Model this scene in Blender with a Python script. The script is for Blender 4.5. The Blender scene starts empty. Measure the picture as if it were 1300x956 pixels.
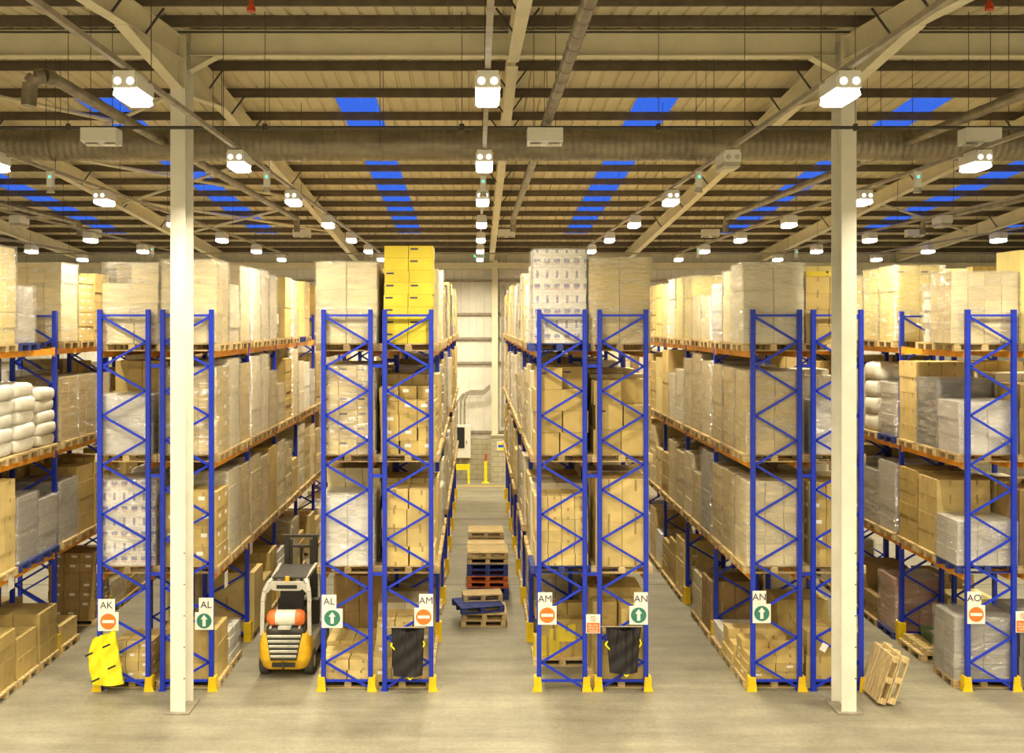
import bpy, math, random
from mathutils import Vector, Matrix
random.seed(11)
PI = math.pi
F, CX, CY, H = 1230.0, 605.5, 410.0, 6.85      # focal length in pixels, vanishing point, eye height
SC = bpy.context.scene
COL = SC.collection
def at(x, y, Y): return Vector(((x-CX)*Y/F, Y, H-(y-CY)*Y/F))

# ------------------------------------------------------------------ mesh collector
class MB:
    def __init__(s): s.v=[]; s.f=[]; s.m=[]; s.t=[]; s.sm=[]
    def add(s, vs, fs, mi=0, tone=0.0, smooth=False):
        b=len(s.v); s.v.extend([tuple(v) for v in vs])
        for f in fs:
            s.f.append([b+i for i in f]); s.m.append(mi); s.t.append(tone); s.sm.append(smooth)
        return s
    def box(s, x0,y0,z0,x1,y1,z1, mi=0, tone=0.0):
        return s.add([(x0,y0,z0),(x1,y0,z0),(x1,y1,z0),(x0,y1,z0),(x0,y0,z1),(x1,y0,z1),(x1,y1,z1),(x0,y1,z1)],
            [(0,3,2,1),(4,5,6,7),(0,1,5,4),(1,2,6,5),(2,3,7,6),(3,0,4,7)], mi, tone)
    def obox(s, c, size, M=None, mi=0, tone=0.0):
        a,b,d = size[0]/2,size[1]/2,size[2]/2; c=Vector(c)
        vs=[Vector(p) for p in ((-a,-b,-d),(a,-b,-d),(a,b,-d),(-a,b,-d),(-a,-b,d),(a,-b,d),(a,b,d),(-a,b,d))]
        if M is not None: vs=[M@v for v in vs]
        return s.add([v+c for v in vs],[(0,3,2,1),(4,5,6,7),(0,1,5,4),(1,2,6,5),(2,3,7,6),(3,0,4,7)],mi,tone)
    def bar(s, p, q, w, h, mi=0, tone=0.0):
        p=Vector(p); q=Vector(q); d=q-p; L=d.length; d.normalize()
        up=Vector((0,0,1)) if abs(d.z)<.95 else Vector((0,1,0))
        sx=d.cross(up).normalized(); uz=sx.cross(d).normalized()
        M=Matrix((sx,d,uz)).transposed()
        return s.obox((p+q)/2,(w,L,h),M,mi,tone)
    def tube(s, p, q, r, n=10, mi=0, r2=None, cap=True):
        p=Vector(p); q=Vector(q); d=(q-p).normalized(); r2=r if r2 is None else r2
        up=Vector((0,0,1)) if abs(d.z)<.95 else Vector((1,0,0))
        a=d.cross(up).normalized(); b=d.cross(a).normalized(); vs=[]
        for k in range(n):
            w=2*PI*k/n; o=a*math.cos(w)+b*math.sin(w); vs += [p+o*r, q+o*r2]
        fs=[(2*k,2*((k+1)%n),2*((k+1)%n)+1,2*k+1) for k in range(n)]
        s.add(vs,fs,mi,0,True)
        if cap: s.add([vs[2*k] for k in range(n)],[tuple(range(n))[::-1]],mi); s.add([vs[2*k+1] for k in range(n)],[tuple(range(n))],mi)
        return s
    def path(s, pts, r, n=8, mi=0):
        for a,b in zip(pts,pts[1:]): s.tube(a,b,r,n,mi)
        return s
    def prism(s, poly, axis, a, b, mi=0, tone=0.0):     # poly: 2-D outline; axis 0 -> (y,z), 1 -> (x,z), 2 -> (x,y)
        def P(u,w,t): return (t,u,w) if axis==0 else ((u,t,w) if axis==1 else (u,w,t))
        n=len(poly); vs=[P(u,w,a) for u,w in poly]+[P(u,w,b) for u,w in poly]
        fs=[tuple(range(n))[::-1],tuple(range(n,2*n))]+[(k,(k+1)%n,n+(k+1)%n,n+k) for k in range(n)]
        return s.add(vs,fs,mi,tone)
    def rings(s, rings, mi=0, smooth=True, cap=True, tone=0.0):
        n=len(rings[0]); vs=[p for r in rings for p in r]; fs=[]
        for i in range(len(rings)-1):
            for k in range(n): fs.append((i*n+k,i*n+(k+1)%n,(i+1)*n+(k+1)%n,(i+1)*n+k))
        s.add(vs,fs,mi,tone,smooth)
        if cap: s.add(rings[0],[tuple(range(n))[::-1]],mi,tone); s.add(rings[-1],[tuple(range(n))],mi,tone)
        return s
    def merge(s, o, M, moff=None):
        b=len(s.v); s.v.extend([tuple(M@Vector(v)) for v in o.v])
        for f,m,t,sm in zip(o.f,o.m,o.t,o.sm):
            s.f.append([b+i for i in f]); s.m.append(m if moff is None else moff[m]); s.t.append(t); s.sm.append(sm)
    def mesh(s, name, mats):
        me=bpy.data.meshes.new(name); me.from_pydata(s.v,[],s.f)
        for m in (mats if isinstance(mats,(list,tuple)) else [mats]): me.materials.append(m)
        me.polygons.foreach_set('material_index', s.m); me.polygons.foreach_set('use_smooth', s.sm)
        if any(s.t):
            a=me.attributes.new('tone','FLOAT','FACE'); a.data.foreach_set('value', s.t)
        me.update(); return me

def new(name, data, parent=None, loc=None, rz=0.0):
    o=bpy.data.objects.new(name, data); COL.objects.link(o)
    if parent: o.parent=parent
    if loc is not None: o.location=loc
    if rz: o.rotation_euler=(0,0,rz)
    return o
def tag(o, label, cat, group=None, kind=None):
    o['label']=label; o['category']=cat
    if group: o['group']=group
    if kind: o['kind']=kind
    return o
def thing(name, label, cat, loc=(0,0,0), rz=0.0, group=None): return tag(new(name,None,None,loc,rz),label,cat,group)
def part(name, mb, mats, parent, loc=None): return new(name, mb.mesh(name,mats), parent, loc)
def single(name, mb, mats, label, cat, group=None, loc=None, rz=0.0): return tag(new(name,mb.mesh(name,mats),None,loc,rz),label,cat,group)
def struct(name, mb, mats):
    o=new(name,mb.mesh(name,mats)); o['kind']='structure'; return o

# ------------------------------------------------------------------ materials
def base_mat(name):
    m=bpy.data.materials.new(name); m.use_nodes=True; nt=m.node_tree
    return m, nt, nt.nodes['Principled BSDF']
def noise(nt, scale, detail=3, rough=.55, stretch=None, coord='Object'):
    tc=nt.nodes.new('ShaderNodeTexCoord'); n=nt.nodes.new('ShaderNodeTexNoise')
    n.inputs['Scale'].default_value=scale; n.inputs['Detail'].default_value=detail; n.inputs['Roughness'].default_value=rough
    if stretch:
        mp=nt.nodes.new('ShaderNodeMapping'); mp.inputs['Scale'].default_value=stretch
        nt.links.new(tc.outputs[coord],mp.inputs[0]); nt.links.new(mp.outputs[0],n.inputs['Vector'])
    else: nt.links.new(tc.outputs[coord],n.inputs['Vector'])
    return n
def ramp(nt, fac, a, b, pa=.35, pb=.65):
    r=nt.nodes.new('ShaderNodeValToRGB'); r.color_ramp.elements[0].position=pa; r.color_ramp.elements[1].position=pb
    r.color_ramp.elements[0].color=(*a,1); r.color_ramp.elements[1].color=(*b,1); nt.links.new(fac,r.inputs[0]); return r
def mth(nt, op, a, b=None, c=None):
    n=nt.nodes.new('ShaderNodeMath'); n.operation=op
    for i,x in enumerate((a,b,c)):
        if x is None: continue
        if isinstance(x,(int,float)): n.inputs[i].default_value=x
        else: nt.links.new(x,n.inputs[i])
    return n.outputs[0]
def mix(nt, f, a, b, mode='MIX'):
    n=nt.nodes.new('ShaderNodeMix'); n.data_type='RGBA'; n.blend_type=mode
    for i,x in ((0,f),(6,a),(7,b)):
        if isinstance(x,(int,float)): n.inputs[i].default_value=x
        elif isinstance(x,tuple): n.inputs[i].default_value=(*x,1)
        else: nt.links.new(x,n.inputs[i])
    return n.outputs[2]
def dim(c,k): return tuple(min(1,x*k) for x in c)
def mat(name, col, rough=.6, metal=0.0, var=.12, scale=6.0, objvar=0.0, bump=0.0, stretch=None, coat=0.0, bscale=None, bdist=.01):
    m,nt,p=base_mat(name)
    n=noise(nt,scale,3,.55,stretch); r=ramp(nt,n.outputs[0],dim(col,1-var),dim(col,1+var)); out=r.outputs[0]
    if objvar:
        oi=nt.nodes.new('ShaderNodeObjectInfo'); at_=nt.nodes.new('ShaderNodeAttribute'); at_.attribute_name='tone'
        v=mth(nt,'MULTIPLY_ADD',oi.outputs['Random'],2*objvar,1-objvar)
        v=mth(nt,'MULTIPLY',v,mth(nt,'ADD',at_.outputs['Fac'],1.0))
        h=nt.nodes.new('ShaderNodeHueSaturation'); nt.links.new(out,h.inputs['Color']); nt.links.new(v,h.inputs['Value']); out=h.outputs[0]
    nt.links.new(out,p.inputs['Base Color']); p.inputs['Roughness'].default_value=rough; p.inputs['Metallic'].default_value=metal
    if coat: p.inputs['Coat Weight'].default_value=coat; p.inputs['Coat Roughness'].default_value=.22
    if bump:
        nb=noise(nt,bscale or scale*4,3,.6,stretch); b=nt.nodes.new('ShaderNodeBump'); b.inputs['Strength'].default_value=bump; b.inputs['Distance'].default_value=bdist
        nt.links.new(nb.outputs[0],b.inputs['Height']); nt.links.new(b.outputs[0],p.inputs['Coat Normal' if coat else 'Normal'])
    return m
def emit(name, col, s):
    m,nt,p=base_mat(name); p.inputs['Base Color'].default_value=(*col,1); p.inputs['Emission Color'].default_value=(*col,1); p.inputs['Emission Strength'].default_value=s; return m

M={}
M['blue']=mat('rack_blue',(.008,.034,.55),.45,0,.10,3)
M['orange']=mat('beam_orange',(.86,.36,.02),.45,0,.15,4)
M['guard']=mat('guard_yellow',(.85,.58,.01),.45,0,.12,4)
M['cream']=mat('cream_steel',(.74,.68,.50),.5,0,.06,2)
M['white']=mat('white_paint',(.80,.78,.70),.5,0,.05,2)
M['roof']=mat('roof_lining',(.62,.55,.38),.55,0,.08,.7)
M['purlin']=mat('purlin_shade_toned',(.115,.088,.06),.7,.1,.18,3)  # brownish-dark shade on the purlins put into the galvanised base colour
M['galv']=mat('galvanised',(.34,.30,.24),.55,.3,.15,5)
M['dark']=mat('dark_steel',(.06,.055,.05),.5,.3,.15,6)
M['black']=mat('black_plastic',(.015,.015,.016),.5,0,.2,8)
M['wood']=mat('pallet_wood',(.62,.47,.24),.8,0,.22,5,.14,.3,(1,6,6))
M['woodo']=mat('old_pallet_wood',(.42,.30,.15),.85,0,.25,5,.14,.3,(1,6,6))
M['pblue']=mat('blue_pallet_paint',(.03,.05,.26),.7,0,.35,5,.1,.3,(1,6,6))
M['porange']=mat('orange_pallet_paint',(.62,.15,.03),.7,0,.35,5,.1,.3,(1,6,6))
def card(name,col,wrap=False,ov=.13,var=.10):
    m=mat(name,col,.75 if not wrap else .5,0,var*(.6 if wrap else 1),2.2 if not wrap else 1.6,ov,.35 if wrap else .12,None,.4 if wrap else 0,8 if wrap else 14,.02)
    return m
M['kraft']=card('kraft_card',(.51,.375,.135))
M['kraftd']=card('dark_kraft_card',(.33,.22,.09))
M['kraftl']=card('light_kraft_card',(.63,.48,.20))
M['wrapk']=card('film_over_kraft',(.58,.45,.20),True)
M['beige']=card('film_over_beige_card',(.76,.64,.38),True)
M['pale']=card('film_over_pale_card',(.76,.69,.52),True)
M['yellow']=card('yellow_card',(.68,.54,.05),False,.04)
M['ylw2']=card('film_over_straw_card',(.82,.69,.26),True,.06)
M['whitec']=card('film_over_white_card',(.78,.75,.70),True,.05)
M['grey']=card('film_over_grey_goods',(.36,.345,.33),True,.15)
M['greyl']=card('film_over_light_grey_goods',(.56,.54,.52),True,.1)
M['char']=card('charcoal_goods',(.13,.125,.13),True,.1)
M['pink']=card('film_over_terracotta_card',(.40,.19,.12),True,.08)
M['sack']=mat('woven_white_sack',(.80,.77,.70),.6,0,.06,3,.05,.5,None,0,14,.02)
M['label']=mat('paper_label',(.85,.83,.78),.6,0,.03,8)
M['tape']=mat('parcel_tape',(.38,.27,.11),.3,0,.1,8)
M['ink']=mat('print_ink',(.06,.05,.10),.6,0,.2,20)
M['inkr']=mat('red_print',(.55,.12,.12),.6,0,.2,20)
M['inkb']=mat('blue_print',(.12,.16,.42),.6,0,.2,20)
M['signw']=mat('sign_white',(.86,.85,.82),.4,0,.02,5)
M['signg']=mat('sign_green',(.035,.20,.15),.4,0,.05,5)
M['signo']=mat('sign_orange',(.88,.20,.03),.4,0,.03,5)
M['ygrip']=mat('bright_yellow',(.90,.80,.01),.6,0,.08,5)
M['bagb']=mat('charcoal_fabric',(.011,.009,.012),.6,0,.2,6,0,.3)
M['bagy']=mat('yellow_fabric',(.88,.80,.02),.55,0,.08,6,0,.2)
M['fyel']=mat('truck_yellow',(.80,.47,.02),.4,0,.15,6)
M['fgrey']=mat('truck_light_grey',(.55,.53,.48),.45,0,.1,6)
M['rubber']=mat('tyre_rubber',(.05,.048,.045),.8,0,.3,12)
M['forange']=mat('tank_orange',(.80,.18,.04),.45,0,.1,6)
M['green']=mat('green_crate',(.16,.24,.13),.6,0,.15,6)
M['lightw']=mat('fixture_white',(.75,.74,.70),.4,0,.03,5)
M['lens']=emit('lit_lens',(1,.93,.78),16.0)
M['tubeg']=emit('lit_reflector_ring',(1,.95,.85),3.0)
M['led']=emit('green_led',(.05,1,.7),4.0)
M['exit']=emit('exit_green',(.1,.8,.55),1.6)
M['glass']=mat('off_lens',(.50,.47,.40),.2,0,.05,5)
M['red']=mat('red_plastic',(.55,.06,.02),.4,0,.1,5)
# perforated rack post: slots along both edges of the front face
def post_mat():
    m,nt,p=base_mat('rack_post_blue'); tc=nt.nodes.new('ShaderNodeTexCoord'); s=nt.nodes.new('ShaderNodeSeparateXYZ'); nt.links.new(tc.outputs['Object'],s.inputs[0])
    fz=mth(nt,'LESS_THAN',mth(nt,'FRACT',mth(nt,'MULTIPLY',s.outputs[2],18.0)),.45)
    ax=mth(nt,'ABSOLUTE',s.outputs[0]); e=mth(nt,'MULTIPLY',mth(nt,'GREATER_THAN',ax,.021),mth(nt,'LESS_THAN',ax,.033))
    n=noise(nt,4); r=ramp(nt,n.outputs[0],(.006,.030,.50),(.009,.038,.60))
    nt.links.new(mix(nt,mth(nt,'MULTIPLY',fz,e),r.outputs[0],(.004,.01,.10)),p.inputs['Base Color']); p.inputs['Roughness'].default_value=.42; return m
M['post']=post_mat()
def duct_mat():
    m,nt,p=base_mat('spiral_duct'); n=noise(nt,3,4,.6,(.3,1,1)); r=ramp(nt,n.outputs[0],(.17,.145,.105),(.30,.26,.19))
    tc=nt.nodes.new('ShaderNodeTexCoord'); w=nt.nodes.new('ShaderNodeTexWave'); w.bands_direction='X'; w.inputs['Scale'].default_value=2.4; w.inputs['Distortion'].default_value=.3
    nt.links.new(tc.outputs['Object'],w.inputs[0]); b=nt.nodes.new('ShaderNodeBump'); b.inputs['Strength'].default_value=.5; b.inputs['Distance'].default_value=.02
    nt.links.new(w.outputs[1],b.inputs['Height']); nt.links.new(b.outputs[0],p.inputs['Normal']); nt.links.new(r.outputs[0],p.inputs['Base Color'])
    p.inputs['Metallic'].default_value=.45; p.inputs['Roughness'].default_value=.42; return m
M['duct']=duct_mat()
def floor_mat():
    m,nt,p=base_mat('concrete_floor'); n=noise(nt,.9,6,.65); r=ramp(nt,n.outputs[0],(.23,.21,.155),(.35,.325,.245),.3,.7)
    n2=noise(nt,1.0,5,.7,(.25,2.2,1)); r2=ramp(nt,n2.outputs[0],(.72,.72,.72),(1.1,1.1,1.1),.35,.7); c=mix(nt,1.0,r.outputs[0],r2.outputs[0],'MULTIPLY')
    n3=noise(nt,14,4,.7); r3=ramp(nt,n3.outputs[0],(.86,.86,.86),(1.05,1.05,1.05),.35,.6); c=mix(nt,1.0,c,r3.outputs[0],'MULTIPLY')
    nt.links.new(c,p.inputs['Base Color']); p.inputs['Roughness'].default_value=.5; return m
M['floor']=floor_mat()
def block_mat():
    m,nt,p=base_mat('blockwork'); tc=nt.nodes.new('ShaderNodeTexCoord'); mp=nt.nodes.new('ShaderNodeMapping'); mp.inputs['Rotation'].default_value=(PI/2,0,0)
    b=nt.nodes.new('ShaderNodeTexBrick'); b.inputs['Scale'].default_value=1; b.inputs['Brick Width'].default_value=.44; b.inputs['Row Height'].default_value=.22; b.inputs['Mortar Size'].default_value=.012
    b.inputs['Color1'].default_value=(.47,.43,.30,1); b.inputs['Color2'].default_value=(.52,.47,.34,1); b.inputs['Mortar'].default_value=(.30,.27,.19,1)
    nt.links.new(tc.outputs['Object'],mp.inputs[0]); nt.links.new(mp.outputs[0],b.inputs[0]); nt.links.new(b.outputs[0],p.inputs['Base Color']); p.inputs['Roughness'].default_value=.8; return m
M['block']=block_mat()
def film_mat():
    m=bpy.data.materials.new('stretch_film'); m.use_nodes=True; nt=m.node_tree; nt.nodes.remove(nt.nodes['Principled BSDF']); N=nt.nodes.new
    n=noise(nt,3.5,5,.7,(.5,.5,3)); r=nt.nodes.new('ShaderNodeMapRange'); r.inputs[1].default_value=.42; r.inputs[2].default_value=.78; r.inputs[3].default_value=.13; r.inputs[4].default_value=.72; nt.links.new(n.outputs[0],r.inputs[0])
    nb=noise(nt,5,3,.6,(1,1,2.6)); b=N('ShaderNodeBump'); b.inputs['Strength'].default_value=1.0; b.inputs['Distance'].default_value=.11; nt.links.new(nb.outputs[0],b.inputs['Height'])
    g=N('ShaderNodeBsdfGlossy'); g.inputs['Roughness'].default_value=.17; g.inputs[0].default_value=(.9,.9,.9,1); nt.links.new(b.outputs[0],g.inputs['Normal'])
    d=N('ShaderNodeBsdfDiffuse'); d.inputs[0].default_value=(.88,.86,.80,1); x=N('ShaderNodeMixShader'); x.inputs[0].default_value=.72; nt.links.new(d.outputs[0],x.inputs[1]); nt.links.new(g.outputs[0],x.inputs[2])
    t=N('ShaderNodeBsdfTransparent'); y=N('ShaderNodeMixShader'); nt.links.new(r.outputs[0],y.inputs[0]); nt.links.new(t.outputs[0],y.inputs[1]); nt.links.new(x.outputs[0],y.inputs[2]); nt.links.new(y.outputs[0],nt.nodes['Material Output'].inputs[0]); return m
M['film']=film_mat()
def sky_panel():
    m=bpy.data.materials.new('skylight_panel'); m.use_nodes=True; nt=m.node_tree; nt.nodes.remove(nt.nodes['Principled BSDF'])
    a=nt.nodes.new('ShaderNodeBsdfTransparent'); a.inputs[0].default_value=(.9,.93,1,1); b=nt.nodes.new('ShaderNodeBsdfTranslucent'); b.inputs[0].default_value=(.7,.8,1,1)
    x=nt.nodes.new('ShaderNodeMixShader'); x.inputs[0].default_value=.35; nt.links.new(a.outputs[0],x.inputs[1]); nt.links.new(b.outputs[0],x.inputs[2]); nt.links.new(x.outputs[0],nt.nodes['Material Output'].inputs[0]); return m
M['sky']=sky_panel()
def print_mat():   # white retail cartons with blocks of blue and red print
    m,nt,p=base_mat('printed_white_card'); tc=nt.nodes.new('ShaderNodeTexCoord'); s=nt.nodes.new('ShaderNodeSeparateXYZ'); nt.links.new(tc.outputs['Object'],s.inputs[0])
    u=mth(nt,'ADD',s.outputs[0],mth(nt,'MULTIPLY',s.outputs[1],1.0)); CU,CZ=.185,.235
    fu=mth(nt,'FRACT',mth(nt,'DIVIDE',u,CU)); fz=mth(nt,'FRACT',mth(nt,'DIVIDE',s.outputs[2],CZ))
    row=mth(nt,'FRACT',mth(nt,'MULTIPLY',mth(nt,'FLOOR',mth(nt,'DIVIDE',s.outputs[2],CZ)),.5)); odd=mth(nt,'GREATER_THAN',row,.25)
    def band(x,a,b): return mth(nt,'MULTIPLY',mth(nt,'GREATER_THAN',x,a),mth(nt,'LESS_THAN',x,b))
    tall=mth(nt,'MULTIPLY',band(fu,.38,.62),band(fz,.2,.82)); wide=mth(nt,'MULTIPLY',band(fu,.2,.82),band(fz,.45,.75)); redb=mth(nt,'MULTIPLY',band(fu,.25,.75),band(fz,.28,.44))
    n=noise(nt,38,2); g=mth(nt,'GREATER_THAN',n.outputs[0],.36)
    mk=mth(nt,'ADD',mth(nt,'MULTIPLY',tall,odd),mth(nt,'MULTIPLY',wide,mth(nt,'SUBTRACT',1.0,odd)))
    mk=mth(nt,'MULTIPLY',mth(nt,'MULTIPLY',mk,g),.85)
    seam=mth(nt,'MAXIMUM',mth(nt,'LESS_THAN',fu,.05),mth(nt,'LESS_THAN',fz,.05))
    c=mix(nt,mk,(.80,.77,.73),(.16,.15,.36)); c=mix(nt,mth(nt,'MULTIPLY',mth(nt,'MULTIPLY',redb,g),mth(nt,'MULTIPLY',mth(nt,'SUBTRACT',1.0,odd),.6)),c,(.62,.22,.22)); c=mix(nt,mth(nt,'MULTIPLY',seam,.35),c,(.40,.36,.33))
    nt.links.new(c,p.inputs['Base Color']); p.inputs['Roughness'].default_value=.5; p.inputs['Coat Weight'].default_value=.6; p.inputs['Coat Roughness'].default_value=.2
    nb=noise(nt,9,3,.6,(.5,.5,3)); b=nt.nodes.new('ShaderNodeBump'); b.inputs['Strength'].default_value=.5; b.inputs['Distance'].default_value=.02
    nt.links.new(nb.outputs[0],b.inputs['Height']); nt.links.new(b.outputs[0],p.inputs['Coat Normal']); return m
M['print']=print_mat()

# ------------------------------------------------------------------ building shell
XL,XR,YF,YB = -25.0, 29.0, -6.0, 42.5
YR = 17.0; S1 = .0772; C1 = 6.55                       # ridge line and slope
def zroof(Y): return H + C1 - S1*Y if Y>=YR else H + C1 - 2*S1*YR + S1*Y
f=MB(); f.box(XL-.3,YF-.3,-.2,XR+.3,YB+.3,0); struct('floor',f,M['floor'])
strips=[(-14.95,-13.95),(-8.75,-7.85),(-3.1,-2.2),(3.5,4.4),(9.35,10.25),(15.0,15.9),(20.4,21.3)]
strips=[(-25+.3*round((a+25)/.3),-25+.3*(round((a+25)/.3)+3)) for a,b in strips]
SY0,SY1=20.9,38.6
def ribbed(mb, x0, x1, y0, y1, mi=0):
    n=max(1,round((x1-x0)/.30)); w=(x1-x0)/n
    for k in range(n):
        a=x0+k*w; pts=[(a,0),(a+w*.72,0),(a+w*.80,.035),(a+w*.92,.035),(a+w,0)]
        for (u,du),(v,dv) in zip(pts,pts[1:]):
            mb.add([(u,y0,zroof(y0)+du),(v,y0,zroof(y0)+dv),(v,y1,zroof(y1)+dv),(u,y1,zroof(y1)+du)],[(0,1,2,3)],mi)
c=MB(); ribbed(c,XL,XR,YF,YR); ribbed(c,XL,XR,YR,SY0); ribbed(c,XL,XR,SY1,YB)
xs=[XL]+[v for s in strips for v in s]+[XR]
for a,b in zip(xs[::2],xs[1::2]): ribbed(c,a,b,SY0,SY1)
struct('ceiling',c,M['roof'])
for k,(a,b) in enumerate(strips):
    w=MB(); ribbed(w,a,b,SY0,SY1); struct('window_%d'%(k+1),w,M['sky'])
# far wall: block base, ribbed lining above, girts
ZB=1.8
def wall_ribs(mb,x0,x1,y,z0,z1):
    n=round((x1-x0)/.33); w=(x1-x0)/n
    for k in range(n):
        a=x0+k*w; pts=[(a,0),(a+w*.8,0),(a+w*.86,-.02),(a+w*.94,-.02),(a+w,0)]
        for (u,du),(v,dv) in zip(pts,pts[1:]): mb.add([(u,y+du,z0),(v,y+dv,z0),(v,y+dv,z1),(u,y+du,z1)],[(0,1,2,3)])
w=MB(); wall_ribs(w,XL,XR,YB,ZB,zroof(YB)+.1); w.box(XL-.2,YB+.02,0,XR+.2,YB+.2,zroof(YB)+.2,0); wb=struct('wall_back',w,M['white'])
w=MB(); w.box(XL,YB-.10,0,XR,YB+.02,ZB); struct('wall_back_base',w,M['block'])
def side(name,x):
    w=MB(); pr=[(YF,0),(YB,0),(YB,zroof(YB)+.1),(YR,zroof(YR)+.1),(YF,zroof(YF)+.1)]; w.prism(pr,0,x-.1,x+.1); struct(name,w,M['white'])
side('wall_left',XL-.1); side('wall_right',XR+.1)
w=MB(); w.box(XL,YF-.2,0,XR,YF,zroof(YF)+.1); struct('wall_front',w,M['white'])
# trims on the far wall: horizontal rails (girts) and eaves beam
for k,yy in enumerate((356.5,398.6,429.6,460.4,548)):
    z=H-(yy-CY)*YB/F; t=MB(); t.box(XL,YB-.12,z-.05,XR,YB-.0,z+.05); struct('trim_%d'%(k+1),t,M['galv'])
t=MB(); z=H-(338-CY)*YB/F; t.box(XL,YB-.45,z-.13,XR,YB-.12,z+.13); struct('trim_6',t,M['cream'])
t=MB(); t.box(XL,40.62,.0,XR,40.74,.003); struct('trim_7',t,M['guard'])
for k,yy in enumerate((659,691,742)):
    Y=F*H/(yy-CY); t=MB(); t.box(XL,Y-.02,.0,XR,Y+.02,.002); struct('trim_%d'%(8+k),t,M['dark'])

# ------------------------------------------------------------------ steelwork
def ibeam_poly(b,d,tf=.018,tw=.014):   # section outline centred, top at 0
    return [(-b/2,0),(b/2,0),(b/2,-tf),(tw/2,-tf),(tw/2,-d+tf),(b/2,-d+tf),(b/2,-d),(-b/2,-d),(-b/2,-d+tf),(-tw/2,-d+tf),(-tw/2,-tf),(-b/2,-tf)]
def sweep(mb, poly, A, B):             # poly in (x, dz), swept from A to B in the y-z plane
    n=len(poly); vs=[(A[0]+u,A[1],A[2]+w) for u,w in poly]+[(B[0]+u,B[1],B[2]+w) for u,w in poly]
    fs=[(k,(k+1)%n,n+(k+1)%n,n+k) for k in range(n)]
    mb.add(vs,fs); mb.add(vs,[(0,1,2,11),(3,4,9,10),(5,6,7,8)]); return mb
PUR=.20
rafters=[(-22.9,1),(-17.05,1),(-11.15,0),(-5.25,1),(.64,0),(6.53,1),(12.4,0),(18.3,1),(24.2,0)]
def rname(i): return ('far left','second from the left','third from the left, crossing the left edge','left, meeting the left white column','middle','right, meeting the right white column','third from the right','second from the right','far right')[i]
for i,(x,cl) in enumerate(rafters):
    r=thing('steel_rafter','cream I-section roof rafter, '+rname(i),'rafter',(x,YR,zroof(YR)-PUR),0,'roof rafters')
    for (ya,yb) in ((YR+(.505 if cl else .365),YB-.2),(YF+.05,YR-(.005 if cl else -.135))):
        m=MB(); sweep(m,ibeam_poly(.20,.42),(0,ya-YR,zroof(ya)-zroof(YR)),(0,yb-YR,zroof(yb)-zroof(YR))); part('rafter_beam',m,M['cream'],r)
    if cl:
        for sg in (1,-1):
            yb=YR+sg*2.7; m=MB(); dz=zroof(yb)-zroof(YR); e=.42
            y0=.505 if sg>0 else -.005
            m.prism([(y0,-e),(sg*2.7,dz-e),(y0,-e-.50)][::sg],0,-.008,.008)
            m.add([(-.1,y0,-e-.50),(.1,y0,-e-.50),(.1,sg*2.7,dz-e),(-.1,sg*2.7,dz-e),(-.1,y0,-e-.52),(.1,y0,-e-.52),(.1,sg*2.7,dz-e-.02),(-.1,sg*2.7,dz-e-.02)],[(0,1,2,3),(7,6,5,4),(0,4,5,1),(3,2,6,7),(1,5,6,2),(0,3,7,4)])
            part('haunch',m,M['cream'],r)
    for k in range(9):   # fly braces from the purlins down to the bottom flange
        yy=[13.8,15.2,18.8,20.5,22.15,23.8,27.2,30.5,34][k]
        z0=zroof(yy)-zroof(YR)
        for sx in (-1,1):
            m=MB(); m.bar((sx*.34,yy-YR,z0+.04),(sx*.05,yy-YR,z0-.36),.03,.03); part('fly_brace',m,M['dark'],r)
COLX=[-17.05,-5.25,6.53,18.3]
for x in COLX:
    vis = x in (-5.25,6.53)
    lab={-5.25:'tall white steel column standing left, between the AK and AL racks',6.53:'tall white steel column standing right, in front of the AN and AO racks'}.get(x,'white steel column out beyond the '+('left' if x<0 else 'right')+' racks')
    m=MB(); hh=zroof(YR)-PUR-.42-.5; b,d=.26,.50
    zt=hh
    for (x0,y0,x1,y1) in ((-b/2,-d/2,b/2,-d/2+.02),(-b/2,d/2-.02,b/2,d/2),(-.008,-d/2+.02,.008,d/2-.02)): m.box(x0,y0,0,x1,y1,zt+.95)
    o=thing('steel_column',lab,'column',(x,YR+.25,0)); part('column_shaft',m,M['white'],o)
    m=MB(); m.box(-.22,-.34,0,.22,.34,.03); part('base_plate',m,M['galv'],o)
    m=MB(); m.box(-.15,-.27,zt-.01,.15,-.25,zt+.93)
    for q in range(6):
        for sx in (-.09,.09): m.tube((sx,-.29,zt+.1+q*.14),(sx,-.268,zt+.1+q*.14),.018,6)
    part('end_plate',m,M['cream'],o)
    m=MB()
    for k in range(5): m.box(b/2-.03,-d/2-.003,.6+k*.55,b/2-.002,-d/2,.62+k*.55)
    part('scale_marks',m,M['ink'],o)
m=MB(); zb=zroof(YR)-.05
poly=[(YR+.25+u,zb+w) for u,w in ibeam_poly(.22,.46)]
rb=thing('ridge_beam','long cream steel beam running across the roof over the columns','beam',(0,YR,zb))
for a,b in zip([XL+.05]+COLX,COLX+[XR-.05]):
    m=MB(); m.prism([(u-YR,w-zb) for u,w in poly],0,a+(.16 if a in COLX else 0),b-(.16 if b in COLX else 0)); part('beam_length',m,M['cream'],rb)
for x in COLX:
    for sg in (-1,1):
        m=MB(); a=x+sg*.15; m.prism([(a,-.46),(a+sg*.45,-.46),(a,-.70)][::-sg],1,.24,.256)
        m.add([(a,.14,-.70),(a,.36,-.70),(a+sg*.45,.36,-.46),(a+sg*.45,.14,-.46),(a,.14,-.72),(a,.36,-.72),(a+sg*.45,.36,-.48),(a+sg*.45,.14,-.48)],[(0,1,2,3),(7,6,5,4),(0,3,7,4),(1,5,6,2)])
        part('gusset',m,M['cream'],rb)
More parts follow.
